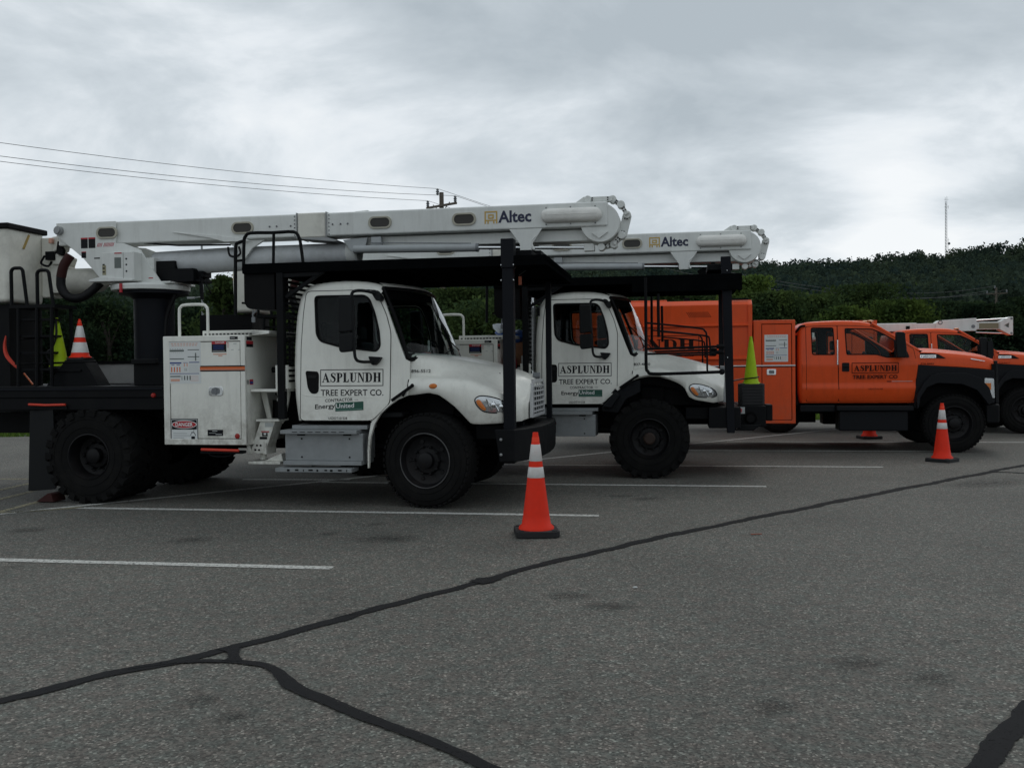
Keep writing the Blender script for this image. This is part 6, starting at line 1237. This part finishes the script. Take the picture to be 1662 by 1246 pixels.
def tower():
    Z = 372.; px = 1536; X = (px-831)/1508*Z; hor = 596-(px-831)*.01; zt = 1.5+(hor-320)/1508*Z; zb_ = 1.5+(hor-418)/1508*Z
    t = empty('radio_tower', (X, Z, zb_-6), 0, 'slender lattice radio tower on the hilltop at right', 'tower'); H = zt-zb_+6; b = B(); r_ = .42
    L3 = [(r_*math.cos(a), r_*math.sin(a)) for a in (0, 2.09, 4.19)]
    for x, y in L3: b.tube([(x, y, 0), (x*.8, y*.8, H-2)], .07, 5)
    k = 0
    while k*1.2 < H-3:
        for i in range(3): (x0, y0), (x1, y1) = L3[i], L3[(i+1) % 3]; b.tube([(x0, y0, k*1.2), (x1, y1, k*1.2+1.2)], .035, 4, caps=False)
        k += 1
    b.build('lattice_mast', STEELD, t, norm=False)
    b = B(); b.tube([(.35, 0, H-2), (.35, 0, H)], .06, 5); b.tube([(-.3, 0, H-2), (-.3, 0, H-.3)], .06, 5); b.tube([(-.8, 0, H-1.2), (1.0, 0, H-1.2)], .05, 5); b.tube([(-.8, 0, H-4.2), (1.0, 0, H-4.2)], .05, 5); b.tube([(.9, 0, H-4.9), (.9, 0, H-3.5)], .05, 5); b.build('whip_aerial', STEELD, t, norm=False)
    b = B(); b.sphere((1.2, 0, H-18.7), .55, 10, (1, .5, 1)); b.build('dish', GREYD, t); b = B(); b.tube([(.9, 0, H-16.5), (.9, 0, 0)], .05, 5); b.tube([(.3, 0, H-17.4), (1.3, 0, H-17.3)], .05, 5); b.build('cable_run', STEELD, t, norm=False)
tower()
# trees
TR = [(-40, 490, 44, 5, 1, 'bushy tree at far left behind the white bucket'), (30, 504, 40, 4, 0, 'dark tree low behind the ladder at left'), (78, 474, 44, 4.5, 0, 'dark tree with sky gaps behind the steps'), (128, 478, 46, 4.6, 0, 'airy tree directly below the black hose loop'), (178, 488, 42, 4, 0, 'dark tree touching the left side of the mast'),
      (262, 506, 44, 4.4, 0, 'dark tree just right of the mast'), (312, 498, 50, 4.6, 0, 'low tree behind the toolbox hand rail'), (405, 470, 41, 4, 1, 'bushy tree directly behind the hanging bin'), (445, 480, 46, 4.4, 0, 'dark tree behind the cab rack slats'),
      (690, 478, 50, 4.6, 1, 'tree seen between the near windscreen and the pole'), (745, 474, 46, 5, 1, 'mid green tree above the second truck toolbox rail'), (800, 488, 42, 4.6, 1, 'leafy tree left of the black front post'), (600, 480, 46, 5, 0, 'tree seen through the near cab window'),
      (1000, 470, 60, 6, 0, 'dark tree behind the second cab roof'), (1105, 462, 60, 6, 1, 'tree behind the orange box body at its left end'), (1214, 452, 52, 3.8, 2, 'light green tree rising right of the second front post'), (1262, 478, 50, 4.4, 1, 'mid green tree above the orange side cabinet'), (1318, 484, 54, 5, 1, 'rounded tree above the rear of the orange cab'),
      (1405, 466, 66, 7.4, 1, 'large round-topped tree above the orange cab roof'), (1362, 500, 50, 4, 2, 'small pale tree in front of the round-topped tree'), (1475, 490, 50, 4.4, 2, 'yellow-green tree above the distant white boom'), (1545, 492, 60, 5.5, 0, 'dark tree left of the distant pole'), (1600, 496, 56, 5, 0, 'dark tree at the foot of the distant pole'), (1668, 484, 58, 6, 0, 'dark tree at the right edge of the view')]
for i, (px, yt, Z, w_, k, lb) in enumerate(TR): tree(px, yt, Z, w_, k, lb, 100+i, nleaf=4800 if 60 < px < 200 else 13000, lf=.075+Z*.0011)
tree(368, 446, 38, 2.9, 1, 'tall pointed tree between the lamp post and the hanging bin', 77, 5000, True, .13)
S.render.use_persistent_data = False

# ------------------------------------------------------------------ tidy the hierarchy: thing > part > sub-part
for o in list(COL.objects):
    if o.type == 'EMPTY' and o.parent and o.name.startswith('cab'):
        for ch in list(o.children): ch.parent = o.parent; ch.location = ch.location+o.location
        bpy.data.objects.remove(o)
def depth(o):
    n = 0
    while o.parent: o = o.parent; n += 1
    return n
for d in (5, 4, 3):
    for o in list(COL.objects):
        if depth(o) == d: p = o.parent; o.location = o.location+p.location; o.parent = p.parent
